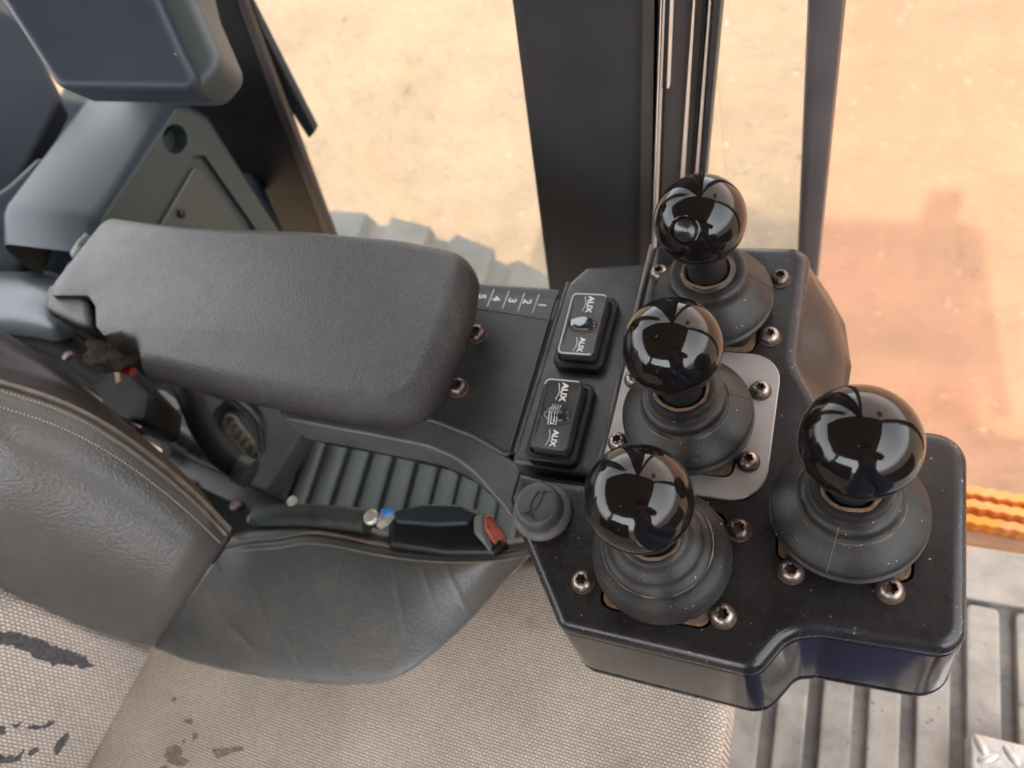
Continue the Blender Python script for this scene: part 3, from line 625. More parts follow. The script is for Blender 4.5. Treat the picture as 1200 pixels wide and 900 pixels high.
# backrest bolster
lo = [(-70, 655, .565), (0, 686, .566), (60, 713, .585), (110, 735, .60), (150, 748, .615), (181, 757, .632)]
hi = [(-70, 428, .49), (0, 447, .505), (80, 474, .53), (150, 514, .555), (220, 570, .58), (270, 620, .60)]
def mixb(t, dt): return [D(a[0] * (1 - t) + b[0] * t, a[1] * (1 - t) + b[1] * t, a[2] * (1 - t) + b[2] * t + dt) for a, b in zip(lo, hi)]
C = [mixb(-.02, .012), mixb(0, .0), mixb(.12, -.014), mixb(.4, -.028), mixb(.7, -.026), mixb(.9, -.010), mixb(.97, .0), mixb(1.0, .012), mixb(1.0, .06)]
rows = loft(C, 70, 8)
# round the lower end over
for r in rows:
    for i in range(62, 70):
        k = (i - 61) / 8; r[i] = r[i] + ray(225, 690).normalized() * (.014 * k * k)
rows = [r + [r[-1] + ray(225, 690).normalized() * .03 + Vector((.0, .0, -.004))] for r in rows]
bb = MB().grid(rows).build('backrest_bolster', M['leather'], seat, ang=80)
def cord(t, dt, rr, m, nm):
    MB().tube(even(spline(mixb(t, dt), 10), 110), rr, 6).build(nm, m, bb)
cord(.995, .003, .0024, M['piping'], 'piping'); cord(.945, -.0048, .0010, M['piping'], 'seam')
stt = MB()
for t, dt in ((.955, -.0040), (.875, -.0130)):
    L_ = even(spline(mixb(t, dt), 10), 181)
    for i in range(0, 180, 2): stt.tube([L_[i], L_[i + 1]], .00065, 5)
tag(stt.build('stitching', M['thread'], bb), kind='stuff')
# dark side of the backrest, seen above the bolster
def dpx(l): return [D(x, y, t) for x, y, t in l]
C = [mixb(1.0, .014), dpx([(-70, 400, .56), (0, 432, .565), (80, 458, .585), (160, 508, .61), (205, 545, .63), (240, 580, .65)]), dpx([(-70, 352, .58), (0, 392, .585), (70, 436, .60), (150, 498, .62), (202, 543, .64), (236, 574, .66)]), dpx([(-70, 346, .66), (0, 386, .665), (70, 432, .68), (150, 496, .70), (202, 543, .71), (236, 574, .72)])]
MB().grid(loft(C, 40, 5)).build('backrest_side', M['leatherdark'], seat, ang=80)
# ------------------------------------------------------------------ seat belt buckle
bu = thing('seatbelt_buckle', 'black seat belt buckle with red release button beside the cushion', 'seat belt buckle', G(520, 620, -.15))
BZ = -.118
slab(MB(), roundpoly(pxy([(452, 598), (500, 589), (545, 590), (572, 601), (592, 636), (578, 650), (520, 650), (452, 640)], BZ), .006, 5), rprof(.007, BZ, BZ - .035, 5)).build('buckle_body', M['black'], bu)
slab(MB(), roundpoly(pxy([(462, 598), (500, 590), (540, 591), (556, 600), (548, 614), (510, 616), (462, 612)], BZ + .003), .004, 4), rprof(.003, BZ + .004, BZ - .01, 3)).build('buckle_top', M['trim'], bu)
FR_ = plane_frame(G(575, 622, BZ), (.72, -.1, .7), (0, 1, 0))
slab(MB(), roundpoly(px_on(FR_, [(565, 606), (571, 603), (589, 630), (587, 641), (579, 642), (566, 620)]), .0015, 3), rprof(.001, .006, -.01, 2), frame=FR_).build('release_button', M['red'], bu)
slab(MB(), roundpoly(px_on(FR_, [(561, 606), (566, 602), (569, 625), (577, 645), (571, 645), (561, 625)]), .001, 2), rprof(.0008, .0045, -.01, 2), frame=FR_).build('button_edge', M['greyclamp'], bu)
stk = spline([G(300, 606, -.135), G(350, 604, -.13), G(400, 607, -.125), G(432, 611, -.122)], 6)
MB().tube(stk, [.0105] * len(stk), 14, flat=.8).build('stalk_sleeve', M['hose'], bu)
MB().lathe(G(436, 607, -.112), [(.0065, 0), (.0065, .003), (.0052, .0045), (.002, .005)], 18).build('rivet', M['bolt'], bu)
MB().lathe(G(343, 588, -.125), [(.005, 0), (.005, .002), (.003, .003)], 14).build('rivet', M['bolt'], bu)
slab(MB(), roundpoly(pxy([(440, 606), (452, 597), (460, 602), (452, 612), (442, 618)], -.112), .001, 2), rprof(.001, -.110, -.118, 2)).build('metal_tongue', M['bolt'], bu)
slab(MB(), roundpoly(pxy([(445, 597), (460, 595), (462, 600), (449, 604)], -.108), .001, 2), rprof(.0006, -.107, -.110, 2)).build('blue_tape', M['blue'], bu)

# ------------------------------------------------------------------ control console
con = thing('joystick_console', 'black console housing carrying four ball-top joysticks and switches', 'control console', (-.06, .2, -.1))
HJ = {'a': (.0165, .152), 'b': (-.0725, .1115), 'c': (-.0725, .1965), 'd': (-.0705, .2815)}
ol = V2([(-.121, .336), (-.0155, .336), (-.0155, .247), (.006, .2095), (.0725, .2095), (.0725, .0935), (.010, .0905), (-.0045, .086), (-.018, .0635), (-.122, .0635), (-.1655, .1195), (-.173, .133), (-.173, .1515), (-.1215, .1515)])
rad = [.004, .014, .03, .03, .016, .014, .02, .02, .012, .010, .02, .004, .003, .002]
outline = resample(roundpoly(ol, rad, 8), .012)
def sq(c, hx, hy, r=.006): return roundpoly(V2([(c[0] - hx, c[1] - hy), (c[0] + hx, c[1] - hy), (c[0] + hx, c[1] + hy), (c[0] - hx, c[1] + hy)]), r, 4)
holes = [(sq(HJ['a'], .0325, .030), .006), (sq(HJ['b'], .030, .0325), .006), (sq(HJ['d'], .030, .0325), .006)]
prof = rprof(.0075, 0, -.0105, 6)
slab(MB(), outline, prof, holes=holes).build('housing', M['console'], con, ang=45)
slab(MB(), outline, [(-.0064, -.082), (-.0004, -.0145), (.0001, -.0115), (.0012, -.0105)]).build('skirt', M['skirt'], con, ang=45)
slab(MB(), inset(outline if area(outline) > 0 else outline[::-1], .0012), [(-.0050, -.087), (-.0050, -.081)]).build('lower_lip', M['gap'], con)
slab(MB(), outline, [(-.0062, -.093), (-.0070, -.091), (-.0070, -.0875), (-.0062, -.0865)]).build('base_tray', M['console'], con)
# flared outer skirt on the window side, seen edge-on
rows = []
for (x, y, fx, fy) in [(-.020, .331, .0, .002), (-.0158, .318, .013, .006), (-.0153, .300, .024, .0), (-.0153, .270, .030, -.003), (-.0150, .250, .028, -.012), (-.008, .228, .020, -.012), (.004, .211, .008, -.002)]:
    rows.append([Vector((x - .002, y, -.006)), Vector((x, y, -.0085)), Vector((x + fx * .5, y + fy * .5 + .001, -.020)), Vector((x + fx, y + fy, -.036)), Vector((x + fx, y + fy, -.05)), Vector((x - .004, y, -.05))])
MB().grid([[r[i] for r in rows] for i in range(6)]).build('flared_skirt', M['glossbrown'], con, ang=60)
# switch panel, 4 mm lower, with lighter chamfers
PZ = -.004
ol = V2([(-.1795, .157), (-.1195, .157), (-.1195, .3215), (-.166, .3165), (-.1775, .300)])
slab(MB(), roundpoly(ol, [.004, .001, .001, .005, .012], 5), rprof(.004, PZ, -.05, 4)).build('switch_panel', M['panel'], con)
MB().tube([Vector((-.1212, .334, -.0012)), Vector((-.1212, .156, -.0012))], .0016, 8).build('worn_sheen_ridge', mat('rubbed ridge with warm sheen', (.10, .085, .07), .3, var=(60, .3)), con)  # warm ground reflection on the worn ridge is put into this tan colour
MB().tube([Vector((-.1772, .302, PZ - .0015)), Vector((-.1788, .165, PZ - .0015))], .0014, 8).build('pale_edge', mat('paler panel edge', (.11, .105, .098), .32, var=(60, .3)), con)  # paler strip along the left chamfer of the panel
# scale plate of the sliding console arm
AZ = -.016
ol = pxy([(330, 322), (480, 322), (572, 331), (662, 338), (634, 418), (604, 528), (590, 534), (552, 512), (505, 494), (460, 489), (330, 470)], AZ)
slab(MB(), roundpoly(ol, .004, 3), rprof(.003, AZ, AZ - .03, 3)).build('scale_plate', M['scale'], con)
g = pxy([(655, 341), (663, 341), (608, 533), (599, 531)], AZ + .0002)
slab(MB(), g, [(0, AZ - .002), (0, AZ + .0004)]).build('groove', M['gap'], con)
MB().tube([G(652, 346, AZ + .001), G(597, 530, AZ + .001)], .0007, 6).build('groove_edge', M['panel'], con)
# raised number strip
p4 = pxy([(556, 340), (656, 351), (648, 376), (546, 360)], AZ + .0004)
slab(MB(), roundpoly(p4, .0015, 2), [(0, AZ - .001), (.0003, AZ + .0005)]).build('number_strip', mat('number strip', (.045, .046, .048), .4, speck=((.3, .28, .24), 400, .72)), con)
def text(s, center, up, size, m, parent, name='lettering', nrm=Vector((0, 0, 1)), right=None, th=.00015, shear=0.):
    cu = bpy.data.curves.new('t', 'FONT'); cu.body = s; cu.size = size; cu.align_x = 'CENTER'; cu.align_y = 'CENTER'; cu.extrude = th; cu.offset = size * .022; cu.shear = shear
    ob = bpy.data.objects.new('t', cu); COL.objects.link(ob); dg = bpy.context.evaluated_depsgraph_get(); me = bpy.data.meshes.new_from_object(ob.evaluated_get(dg))
    bpy.data.objects.remove(ob); up = Vector(up).normalized(); rt = up.cross(nrm).normalized() if right is None else Vector(right).normalized()
    c = Vector(center) - wloc(parent)
    for v in me.vertices: v.co = c + rt * v.co.x + up * v.co.y + nrm * v.co.z
    me.name = name; me.materials.clear(); me.materials.append(m); o = bpy.data.objects.new(name, me); COL.objects.link(o); o.parent = parent; return o
NZ = AZ + .0008
for s, x, y in (('1', 635, 357.5), ('2', 617.5, 353.5), ('3', 600, 352), ('4', 581.5, 350), ('5', 564.5, 347.5)):
    text(s, G(x, y, NZ), (1, -.05, 0), .0092, M['white'], con, 'numeral')
for x0, y0, x1, y1 in ((631.7, 345, 624, 367), (614.5, 343.7, 607, 364.5), (596.5, 341, 589, 361), (579, 339, 571, 359)):
    MB().tube([G(x0, y0, NZ), G(x1, y1, NZ)], .00042, 4).build('scale_mark', M['white'], con)
text('- -', G(540, 421, NZ - .0004), (1, .1, 0), .009, M['white'], con, 'print_mark')
# curved front arm of the base
arm = [(330, 476), (420, 484), (470, 488), (508, 492), (560, 512), (614, 546), (607, 590), (601, 612), (588, 592), (574, 577), (556, 556), (532, 538), (500, 524), (440, 512), (360, 497), (330, 492)]
slab(MB(), resample(roundpoly(pxy(arm, -.020), [0, .02, .03, .05, .05, .004, .004, .004, .03, .04, .05, .05, .05, .05, .01, .01], 5), .01), rprof(.0028, -.0185, -.052, 4)).build('base_arm', mat('worn grey green arm', (.060, .062, .060), .34, bump=(500, .00006), dust=((.13, .125, .11), 30, .5), rvar=.06), con, ang=60)
slab(MB(), resample(roundpoly(pxy([(330, 470), (470, 486), (520, 500), (572, 530), (612, 575), (603, 607), (590, 590), (574, 574), (545, 546), (510, 530), (440, 514), (360, 500), (330, 490)], -.030), .02, 4), .01), rprof(.0018, -.026, -.060, 3, .001)).build('arm_underside', M['skirt'], con)

# silver plate around the second joystick
ol = roundpoly(V2([(-.1190, .1515), (-.0245, .1515), (-.0245, .2480), (-.1190, .2480)]), [.004, .020, .018, .004], 7)
slab(MB(), ol, [(0, 0), (0, .0012), (.0006, .0018), (.002, .0018)], holes=[(sq(HJ['c'], .030, .0325), .005)]).build('silver_plate', M['silver'], con)
# the hole beneath it
# screws
def screw(x, y, z, m, rs=1., rusty=True):
    o = MB(); c = Vector((x, y, z)); n = 24; rs *= .92
    prof = [(.0062, .0), (.0064, .0016), (.0061, .0034), (.0052, .0050), (.0040, .0058), (.0034, .0060)]
    rows = [[c + Vector((math.cos(2 * math.pi * k / n) * r * rs, math.sin(2 * math.pi * k / n) * r * rs, h * rs)) for k in range(n)] for r, h in prof]
    a0 = random.random() * 6
    star = [.0030 + .00055 * math.cos(6 * (2 * math.pi * k / n) + a0 * 6) for k in range(n)]
    for h in (.0060, .0030): rows.append([c + Vector((math.cos(2 * math.pi * k / n) * star[k] * rs, math.sin(2 * math.pi * k / n) * star[k] * rs, h * rs)) for k in range(n)])
    o.grid(rows, True); s = o.build('screw', m, con, ang=30)
    MB().lathe(c + Vector((0, 0, .0028 * rs)), [(.0034 * rs, 0), (.0001, .0002)], 16, cap_top=False).build('socket', M['rustdark'], s, smooth=False)
    if rusty: MB().lathe(c + Vector((0, -.0002, 0)), [(.0074 * rs, 0), (.0073 * rs, .0008), (.005 * rs, .0010)], 24, cap_top=False).build('washer', M['rustdark'], s)
for x, y, s in [(-.0072, .1177, 1), (.0388, .1172, 1), (-.0354, .1354, 1), (-.1140, .0908, 1), (-.0373, .0882, 1), (-.0324, .3067, 1), (-.0336, .2618, 1), (-.1108, .3080, 1)]:
    screw(x, y, .0, M['steel'] if (x, y) not in ((-.0354, .1354), (-.0324, .3067)) else M['steeldark'])
for x, y in [(-.0345, .2222), (-.0355, .1757), (-.1119, .1778), (-.1110, .2225)]: screw(x, y, .0018, M['steel'], .95)
screw(*G(560, 392, AZ)[:2], AZ, M['steeldark'], 1.15); screw(*G(538, 455, AZ)[:2], AZ, M['steeldark'], 1.15)

# ------------------------------------------------------------------ joysticks
def joystick(key, label, top, tilt=(0, 0), zhead=.088, hx=.0300, hy=.0325, button=False, variant=0, base=0., seams=(20, 200)):
    cx, cy = HJ[key]; t = thing('joystick', label, 'joystick', (cx, cy, base), 'ball-top joysticks on the console')
    top = Vector((*top, zhead)); axv = (top - Vector((cx, cy, .010))).normalized(); c = Vector((cx, cy, 0))
    # flange in the cut-out
    slab(MB(), sq((cx, cy), hx - .0012, hy - .0012, .006), [(0, -.004 + base), (0, -.0012 + base * .9), (.001, -.0004 + base * .9)]).build('rusty_flange', M['rust'], t)
    slab(MB(), sq((cx, cy), hx - .0040, hy - .0040, .008), rprof(.002, .0085, -.001, 3)).build('boot_foot', M['rubber'], t)
    # boot
    if variant == 0: P = [(.030, .004), (.0355, .0060), (.0378, .0085), (.0380, .0105), (.0356, .0125), (.0354, .0134), (.0374, .0148), (.0374, .0165), (.0360, .0185), (.0325, .0225), (.0285, .0262), (.0250, .0285), (.0236, .0300), (.0232, .0325), (.0236, .0345), (.0230, .0370), (.0212, .0385), (.0190, .0392), (.0186, .0405), (.0186, .0435), (.0178, .0450), (.0160, .0452), (.0145, .0445), (.0138, .0420), (.0120, .0415)]
    elif variant == 1: P = [(.030, .004), (.0350, .0060), (.0370, .0085), (.0372, .0110), (.0352, .0132), (.0350, .0142), (.0366, .0155), (.0362, .0178), (.0330, .0225), (.0300, .0255), (.0292, .0272), (.0285, .0290), (.0262, .0310), (.0246, .0325), (.0240, .0340), (.0232, .0358), (.0210, .0375), (.0190, .0395), (.0180, .0420), (.0168, .0436), (.0150, .0440), (.0140, .0430), (.0120, .0425)]
    else: P = [(.030, .004), (.0350, .0060), (.0368, .0085), (.0370, .0105), (.0350, .0122), (.0348, .0130), (.0368, .0145), (.0366, .0162), (.0352, .0190), (.0315, .0245), (.0280, .0290), (.0255, .0315), (.0240, .0335), (.0236, .0360), (.0238, .0385), (.0230, .0410), (.0210, .0422), (.0180, .0420), (.0165, .0412), (.0155, .0425), (.0148, .0430), (.0138, .0415), (.0120, .0405)]
    rows = []; n = 64
    for r, z in P:
        k = max(0, (z - .012) / .03); k = min(1, k); cc = c + (Vector((axv.x, axv.y, 0)) * (z * 1.0) * k)
        rows.append([cc + Vector((math.cos(q) * r, math.sin(q) * r, z + (.0005 + .0012 * k * (1 - k) * 2) * noise.noise(Vector((math.cos(q), math.sin(q), z * 30)) * 1.8 + Vector((cx * 90, 0, 0))))) for q in [2 * math.pi * j / n for j in range(n)]])
    bt = MB().grid(rows, True).build('boot', M['rubber'], t, ang=50)
    for a in seams:
        q = R(a); MB().tube([Vector(rows[i][int(a / 360 * n) % n]) + Vector((0, 0, .0001)) for i in range(7, len(P) - 8)], .00028, 4).build('mould_seam', M['rubber'] if a < 250 else M['hornring'], bt)
    cc = c + Vector((axv.x, axv.y, 0)) * .04
    rt = MB(); rad_ = [.0152 + .0014 * noise.noise(Vector((math.cos(q) * 2, math.sin(q) * 2, cx * 50))) for q in [2 * math.pi * j / 40 for j in range(41)]]
    zt = max(z for r, z in P) + .0002
    rr = [[cc + Vector((math.cos(2 * math.pi * j / 40) * (rad_[j % 40] * f_), math.sin(2 * math.pi * j / 40) * (rad_[j % 40] * f_), zt + dz)) for j in range(40)] for f_, dz in ((1.0, -.0008), (.98, .0001), (.90, .0001), (.84, -.0012))]
    rt.grid(rr, True).build('rust_ring', M['rust'], bt)
    dr = [cc * 0 + c + Vector((axv.x, axv.y, 0)) * .02 + Vector((math.cos(q) * (P[11][0] + .0001), math.sin(q) * (P[11][0] + .0001), P[11][1] + .0002)) for q in [2 * math.pi * j / 60 for j in range(61)]]
    if variant != 2: MB().tube(dr, [max(.00008, .00055 * (.55 + noise.noise(p * 160))) for p in dr], 6, caps=False).build('dust_ring', M['dustline'], bt)
    # shaft
    MB().tube([c + axv * .030, c + axv * .05, top - axv * .023, top - axv * .018], [.0125, .0112, .0105, .0120], 24).build('shaft', M['shaft'], t)
    MB().lathe(top - axv * .0265, [(.0118, 0), (.0124, .001), (.0124, .0045), (.011, .006)], 32, ax=axv, cap_top=False).build('knob_collar', M['shaft'], t)
    # ball
    rb_ = .0250; prof = [(rb_ * math.sin(q), -rb_ * math.cos(q)) for q in [math.pi * (.13 + .87 * i / 40) for i in range(40)]]
    kb = MB().lathe(top, prof, 72, ax=axv, cap_top=True).build('knob', M['knob'], t, ang=60)
    if button:
        d = (O - top).normalized() * .93 + Vector((-.12, .02, .0)); d = ray(803, 270)
        # direction from the ball centre to the point of the ball under the button
        oc = O - top; b_ = oc.dot(d.normalized()); disc = b_ * b_ - (oc.length_squared - rb_ * rb_); s0 = -b_ - math.sqrt(disc); pt = O + d.normalized() * s0; nn = (pt - top).normalized()
        MB().lathe(top + nn * (rb_ - .0012), [(.0082, .0), (.0082, .0016), (.0076, .0022), (.0070, .0020), (.0068, .0006)], 40, ax=nn, cap_top=False).build('button_ring', M['knob'], kb)
        MB().lathe(top + nn * (rb_ - .0014), [(.0068, .0), (.0064, .0016), (.0052, .0022), (.0028, .0016), (.0004, .0013)], 40, ax=nn).build('push_button', mat('matt button', (.012, .012, .013), .18), kb)
    return t
joystick('a', 'rightmost ball-top joystick, largest in view, standing apart on the right lobe of the console', (.0159, .1531), hx=.0325, hy=.0300, variant=0, seams=(262,))
joystick('b', 'joystick nearest the seat cushion, its ball beside the horn button', (-.0726, .1126), variant=1, seams=(28,))
joystick('c', 'middle joystick of the row of three, standing in the square grey metal plate', (-.0715, .1948), variant=0, seams=(22, 172), base=.002)
joystick('d', 'farthest joystick against the window, with a round push button in its ball', (-.0709, .2778), variant=2, button=True, seams=(10, 160))

# ------------------------------------------------------------------ rocker switches
def rocker(label, x0, y0, peeled):
    W_, H_ = .0345, .0575
    t = thing('rocker_switch', label, 'rocker switch', (x0, y0, PZ), 'AUX rocker switches')
    def rc(w_, h_, r, dx=0, dy=0): return roundpoly(V2([(x0 + dx - w_ / 2, y0 + dy - h_ / 2), (x0 + dx + w_ / 2, y0 + dy - h_ / 2), (x0 + dx + w_ / 2, y0 + dy + h_ / 2), (x0 + dx - w_ / 2, y0 + dy + h_ / 2)]), r, 5)
    slab(MB(), rc(W_, H_, .006), rprof(.0018, .0045, PZ - .001, 4), holes=[(rc(W_ - .0065, H_ - .0075, .004), .003)]).build('bezel', M['black'], t)
    ring = MB(); slab(ring, rc(W_ - .0075, H_ - .0085, .0036), [(0, .0016), (0, .0024)]); ring.build('rusty_gasket', M['rustdark'], t)
    # rocker body: top surface dips along its length
    w_, h_ = .0255, .0475; N_ = 14; rows = []
    def zt(v): return .0135 + .0020 * v - .0012 * (1 - v * v) if not peeled else .0135 - .0014 * (1 - v * v) + .0012 * v
    ol = rc(w_, h_, .004)
    a = MB(); prof_ = [(0, .002), (0, .0100), (.0003, .0112), (.0010, .0120), (.0024, .0120)]
    slab(a, ol, prof_)
    a.f.pop(-2); N2 = 16; hw = w_ / 2 - .0024; hl = h_ / 2 - .0024; rows = []
    for i in range(N2 + 1):
        yy = -hl + 2 * hl * (.5 - .5 * math.cos(math.pi * i / N2)); e_ = max(0, abs(yy) - (hl - .0016)); wx_ = hw - .0016 + math.sqrt(max(0, .0016 ** 2 - e_ * e_))
        rows.append([Vector((x0 - wx_ + 2 * wx_ * j / 6, y0 + yy, .0120)) for j in range(7)])
    a.grid(rows)
    for v in a.v:
        if v.z > .009: v.z = v.z - .0120 + zt((v.y - y0) / (h_ / 2))
    rk = a.build('rocker', mat('switch cap', (.026, .026, .027), .30, bump=(500, .0001), dust=((.085, .075, .06), 90, .55)), t, ang=40)
    rk_f = lambda y: zt((y - y0) / (h_ / 2))
    # lens across the middle
    MB().add([], []); L_ = MB(); n = 32; rws = []
    for rr_, hh in [(1.0, -.0002)] + [(math.cos(q_), .0034 * math.sin(q_)) for q_ in (.15, .35, .55, .75, .95, 1.15, 1.35, 1.5)]:
        rws.append([Vector((x0 + math.cos(q) * .0098 * rr_, y0 + math.sin(q) * .0056 * rr_, rk_f(y0) + hh)) for q in [2 * math.pi * k / n for k in range(n)]])
    L_.grid(rws, True); L_.f.append(tuple(8 * n + k for k in range(n))); L_.build('lens', M['lens'], rk)
    rim = MB(); rim.grid([[Vector((x0 + math.cos(q) * .0098 * s, y0 + math.sin(q) * .0056 * s * (1.08 if s > 1 else 1), rk_f(y0) + .0002)) for q in [2 * math.pi * k / n for k in range(n)]] for s in (1.0, 1.14)], True)
    rim.build('lens_rim', M['rust'] if peeled else M['panel'], rk)
    for dy, sz in ((.0152, .0060), (-.0160, .0054)):
        z = rk_f(y0 + dy) + .0004; sl_ = Vector((0, 1, (rk_f(y0 + dy + .001) - rk_f(y0 + dy - .001)) / .002)).normalized(); nr = Vector((1, 0, 0)).cross(sl_)
        tx = x0 + .0015 + (.001 if dy < 0 else 0); text('AUX', (tx, y0 + dy, z), (1, 0, 0), sz * .98, M['white'], rk, nrm=nr, right=-sl_)
        MB().tube([Vector((tx - .0036, y0 + dy + v * .0055, rk_f(y0 + dy + v * .0055) + .0004)) + Vector((.0007 * math.cos(v * 2.6), 0, 0)) for v in (-1, -.7, -.35, 0, .35, .7, 1)], .00022, 4).build('arc_mark', M['white'], rk)
    if peeled:
        pts = [(-.0085, .002), (-.004, .0036), (.0000, .0046), (.0028, .0040), (.0030, .0010), (.0020, -.0018), (-.001, -.0034), (-.0045, -.0020), (-.0075, -.0030), (-.0080, -.0005)]
        P_ = MB(); P_.add([Vector((x0 + a_, y0 + b_, rk_f(y0) + .0037 - 28 * (a_ * a_) * .9 - 60 * b_ * b_)) for a_, b_ in pts] + [Vector((x0 - .003, y0 + .0005, rk_f(y0) + .0040))], [(i, (i + 1) % 10, 10) for i in range(10)]); P_.build('peeled_film', M['lenswhite'], rk)
        edge = MB(); k = ol; zz = lambda p: rk_f(p.y) - .0002
        sel = [p for p in inset(k if area(k) > 0 else k[::-1], .0007)]
        path = [p for p in sel]; 
        i0 = max(range(len(path)), key=lambda i: path[i].x + path[i].y * .9); path = path[i0:] + path[:i0]
        path = [p for p in path][: int(len(path) * .80)]
        edge.tube([Vector((p.x, p.y, zz(p))) for p in path], .00055, 6).build('pale_worn_edge', M['pale'], rk)
    else:
        for dx in (-.0026, -.0010, .0010, .0026):
            MB().tube([Vector((x0 + dx - .0012 + (.0005 if abs(v) == .5 else 0), y0 + v * .0072 - .0002, rk_f(y0) + .0034 - 60 * (v * .0072) ** 2 - 20 * dx * dx)) for v in (-1, -.5, 0, .5, 1)], .00028, 4).build('icon_line', M['white'], rk)
        MB().tube([Vector((x0 - .0022, y0 - .0068, rk_f(y0) + .0012)), Vector((x0 - .0002, y0 - .0068, rk_f(y0) + .0012))], .00028, 4).build('icon_line', M['white'], rk)
        sel = inset(ol if area(ol) > 0 else ol[::-1], .0006); path = [p for p in sel if p.y > y0 + .018 and p.x < x0 + .010]
        path.sort(key=lambda p: math.atan2(p.y - y0 - .012, p.x - x0)); MB().tube([Vector((p.x, p.y, rk_f(p.y) - .0002)) for p in path], .0005, 6).build('pale_worn_edge', M['pale'], rk)
rocker('upper AUX rocker switch, nearer the window, with a peeled lens', -.1505, .2550, True)
rocker('lower AUX rocker switch, nearer the horn button, with an intact lens and white icon', -.1515, .1865, False)

# ------------------------------------------------------------------ horn button
hx_, hy_ = -.1478, .1265
hb = thing('horn_button', 'round grey rubber horn button with an engraved horn symbol', 'horn button', (hx_, hy_, 0))
MB().lathe((hx_, hy_, 0), [(.0178, 0), (.0182, .0015), (.0180, .0035), (.0165, .0055), (.0148, .0062)], 48).build('rubber_ring', M['hornring'], hb)
MB().lathe((hx_, hy_, 0), [(.0146, .004), (.0142, .0120), (.0134, .0150), (.0120, .0163), (.0100, .0166), (.0001, .0166)], 48, cap_top=False).build('rubber_cap', M['horn'], hb)
hz = .0167
def ic(pts, r=.0005): return MB().tube([Vector((hx_ + a * 1.35, hy_ + b * 1.35, hz)) for a, b in pts], r, 5)
loop = []
for k in range(25):
    q = 2 * math.pi * k / 24; a, b = .0017 * math.cos(q), .0040 * (1 if math.sin(q) > 0 else -1) * min(1, abs(math.sin(q)) * 1.6); a, b = rot((a, b), R(-14)); loop.append((a + .0003, b + .0008))
ic(loop).build('horn_symbol', M['blackprint'], hb)
ic([rot(p, R(-14)) for p in [(.0022, .0062), (.0013, .0048), (.0010, .0042)]]).build('horn_symbol', M['blackprint'], hb)
ic([rot(p, R(-14)) for p in [(.0004, .0062), (.0040, .0068)]], .0005).build('horn_symbol', M['blackprint'], hb)
ic([rot(p, R(-14)) for p in [(-.0002, -.003), (-.0004, -.0052), (-.0018, -.0064), (-.0034, -.0066), (.0036, -.0066), (.0012, -.0058), (.0002, -.0046)]]).build('horn_symbol', M['blackprint'], hb)

# ------------------------------------------------------------------ armrest pad
ar = thing('armrest', 'long grained black armrest pad with a torn rear corner', 'armrest', (-.4, .23, 0.0))
PT = .045
out = [(126, 255), (240, 259), (360, 263), (470, 272), (518, 281), (546, 297), (560, 326), (556, 372), (540, 420), (522, 462), (504, 490), (470, 502), (400, 494), (300, 474), (200, 450), (156, 430), (152, 406), (140, 398), (122, 398), (113, 386), (112, 362), (104, 350), (62, 350), (64, 334)]
pts = [Vector(G(x, y, .0425 if (i <= 4 or i >= 15) else (.034, .026, .022, .022, .022, .022, .022, .022, .022, .022)[i - 5])[:2]) for i, (x, y) in enumerate(out)]
radp = [.016, .1, .2, .1, .03, .03, .03, .06, .08, .06, .022, .022, .1, .2, .2, .006, .003, .002, .002, .003, .006, .006, .004, .01]
po = resample(roundpoly(pts, radp, 6), .012)
slab(MB(), po, [(.014, .012), (.003, .0165), (.0005, .019), (0, .023), (.0008, .0300), (.0028, .0355), (.0060, .0400), (.0085, .0428), (.0110, .0442), (.0135, .0448), (.0150, .0449)], scale=lambda p: max(.15, min(1, ((p - Vector(G(105, 385, .03)[:2])).length - .035) / .05, .3 + (p.x + .60) / .12))).build('pad', M['pad'], ar, ang=60)
slab(MB(), roundpoly(pxy([(150, 300), (500, 310), (510, 460), (400, 470), (170, 420)], -.01), .01, 4), rprof(.003, .013, -.03, 3)).build('pad_base', M['black'], ar)
slab(MB(), roundpoly(pxy([(66, 338), (110, 346), (118, 364), (122, 398), (104, 392), (68, 374)], .026), .008, 5), rprof(.006, .0405, -.004, 4)).build('rear_lip', M['pad'], ar)
fm = MB(); c = G(133, 412, .010)
bm = bmesh.new(); bmesh.ops.create_icosphere(bm, subdivisions=4, radius=1)
for v in bm.verts:
    k = 1 + .35 * noise.noise(v.co * 2.2) + .15 * noise.noise(v.co * 7); v.co = Vector((v.co.x * .030 * k, v.co.y * .019 * k, v.co.z * .012 * k)) + c
fm.add([v.co.copy() for v in bm.verts], [tuple(v.index for v in f.verts) for f in bm.faces]); bm.free()
fm.build('torn_foam', M['foam'], ar, ang=80)

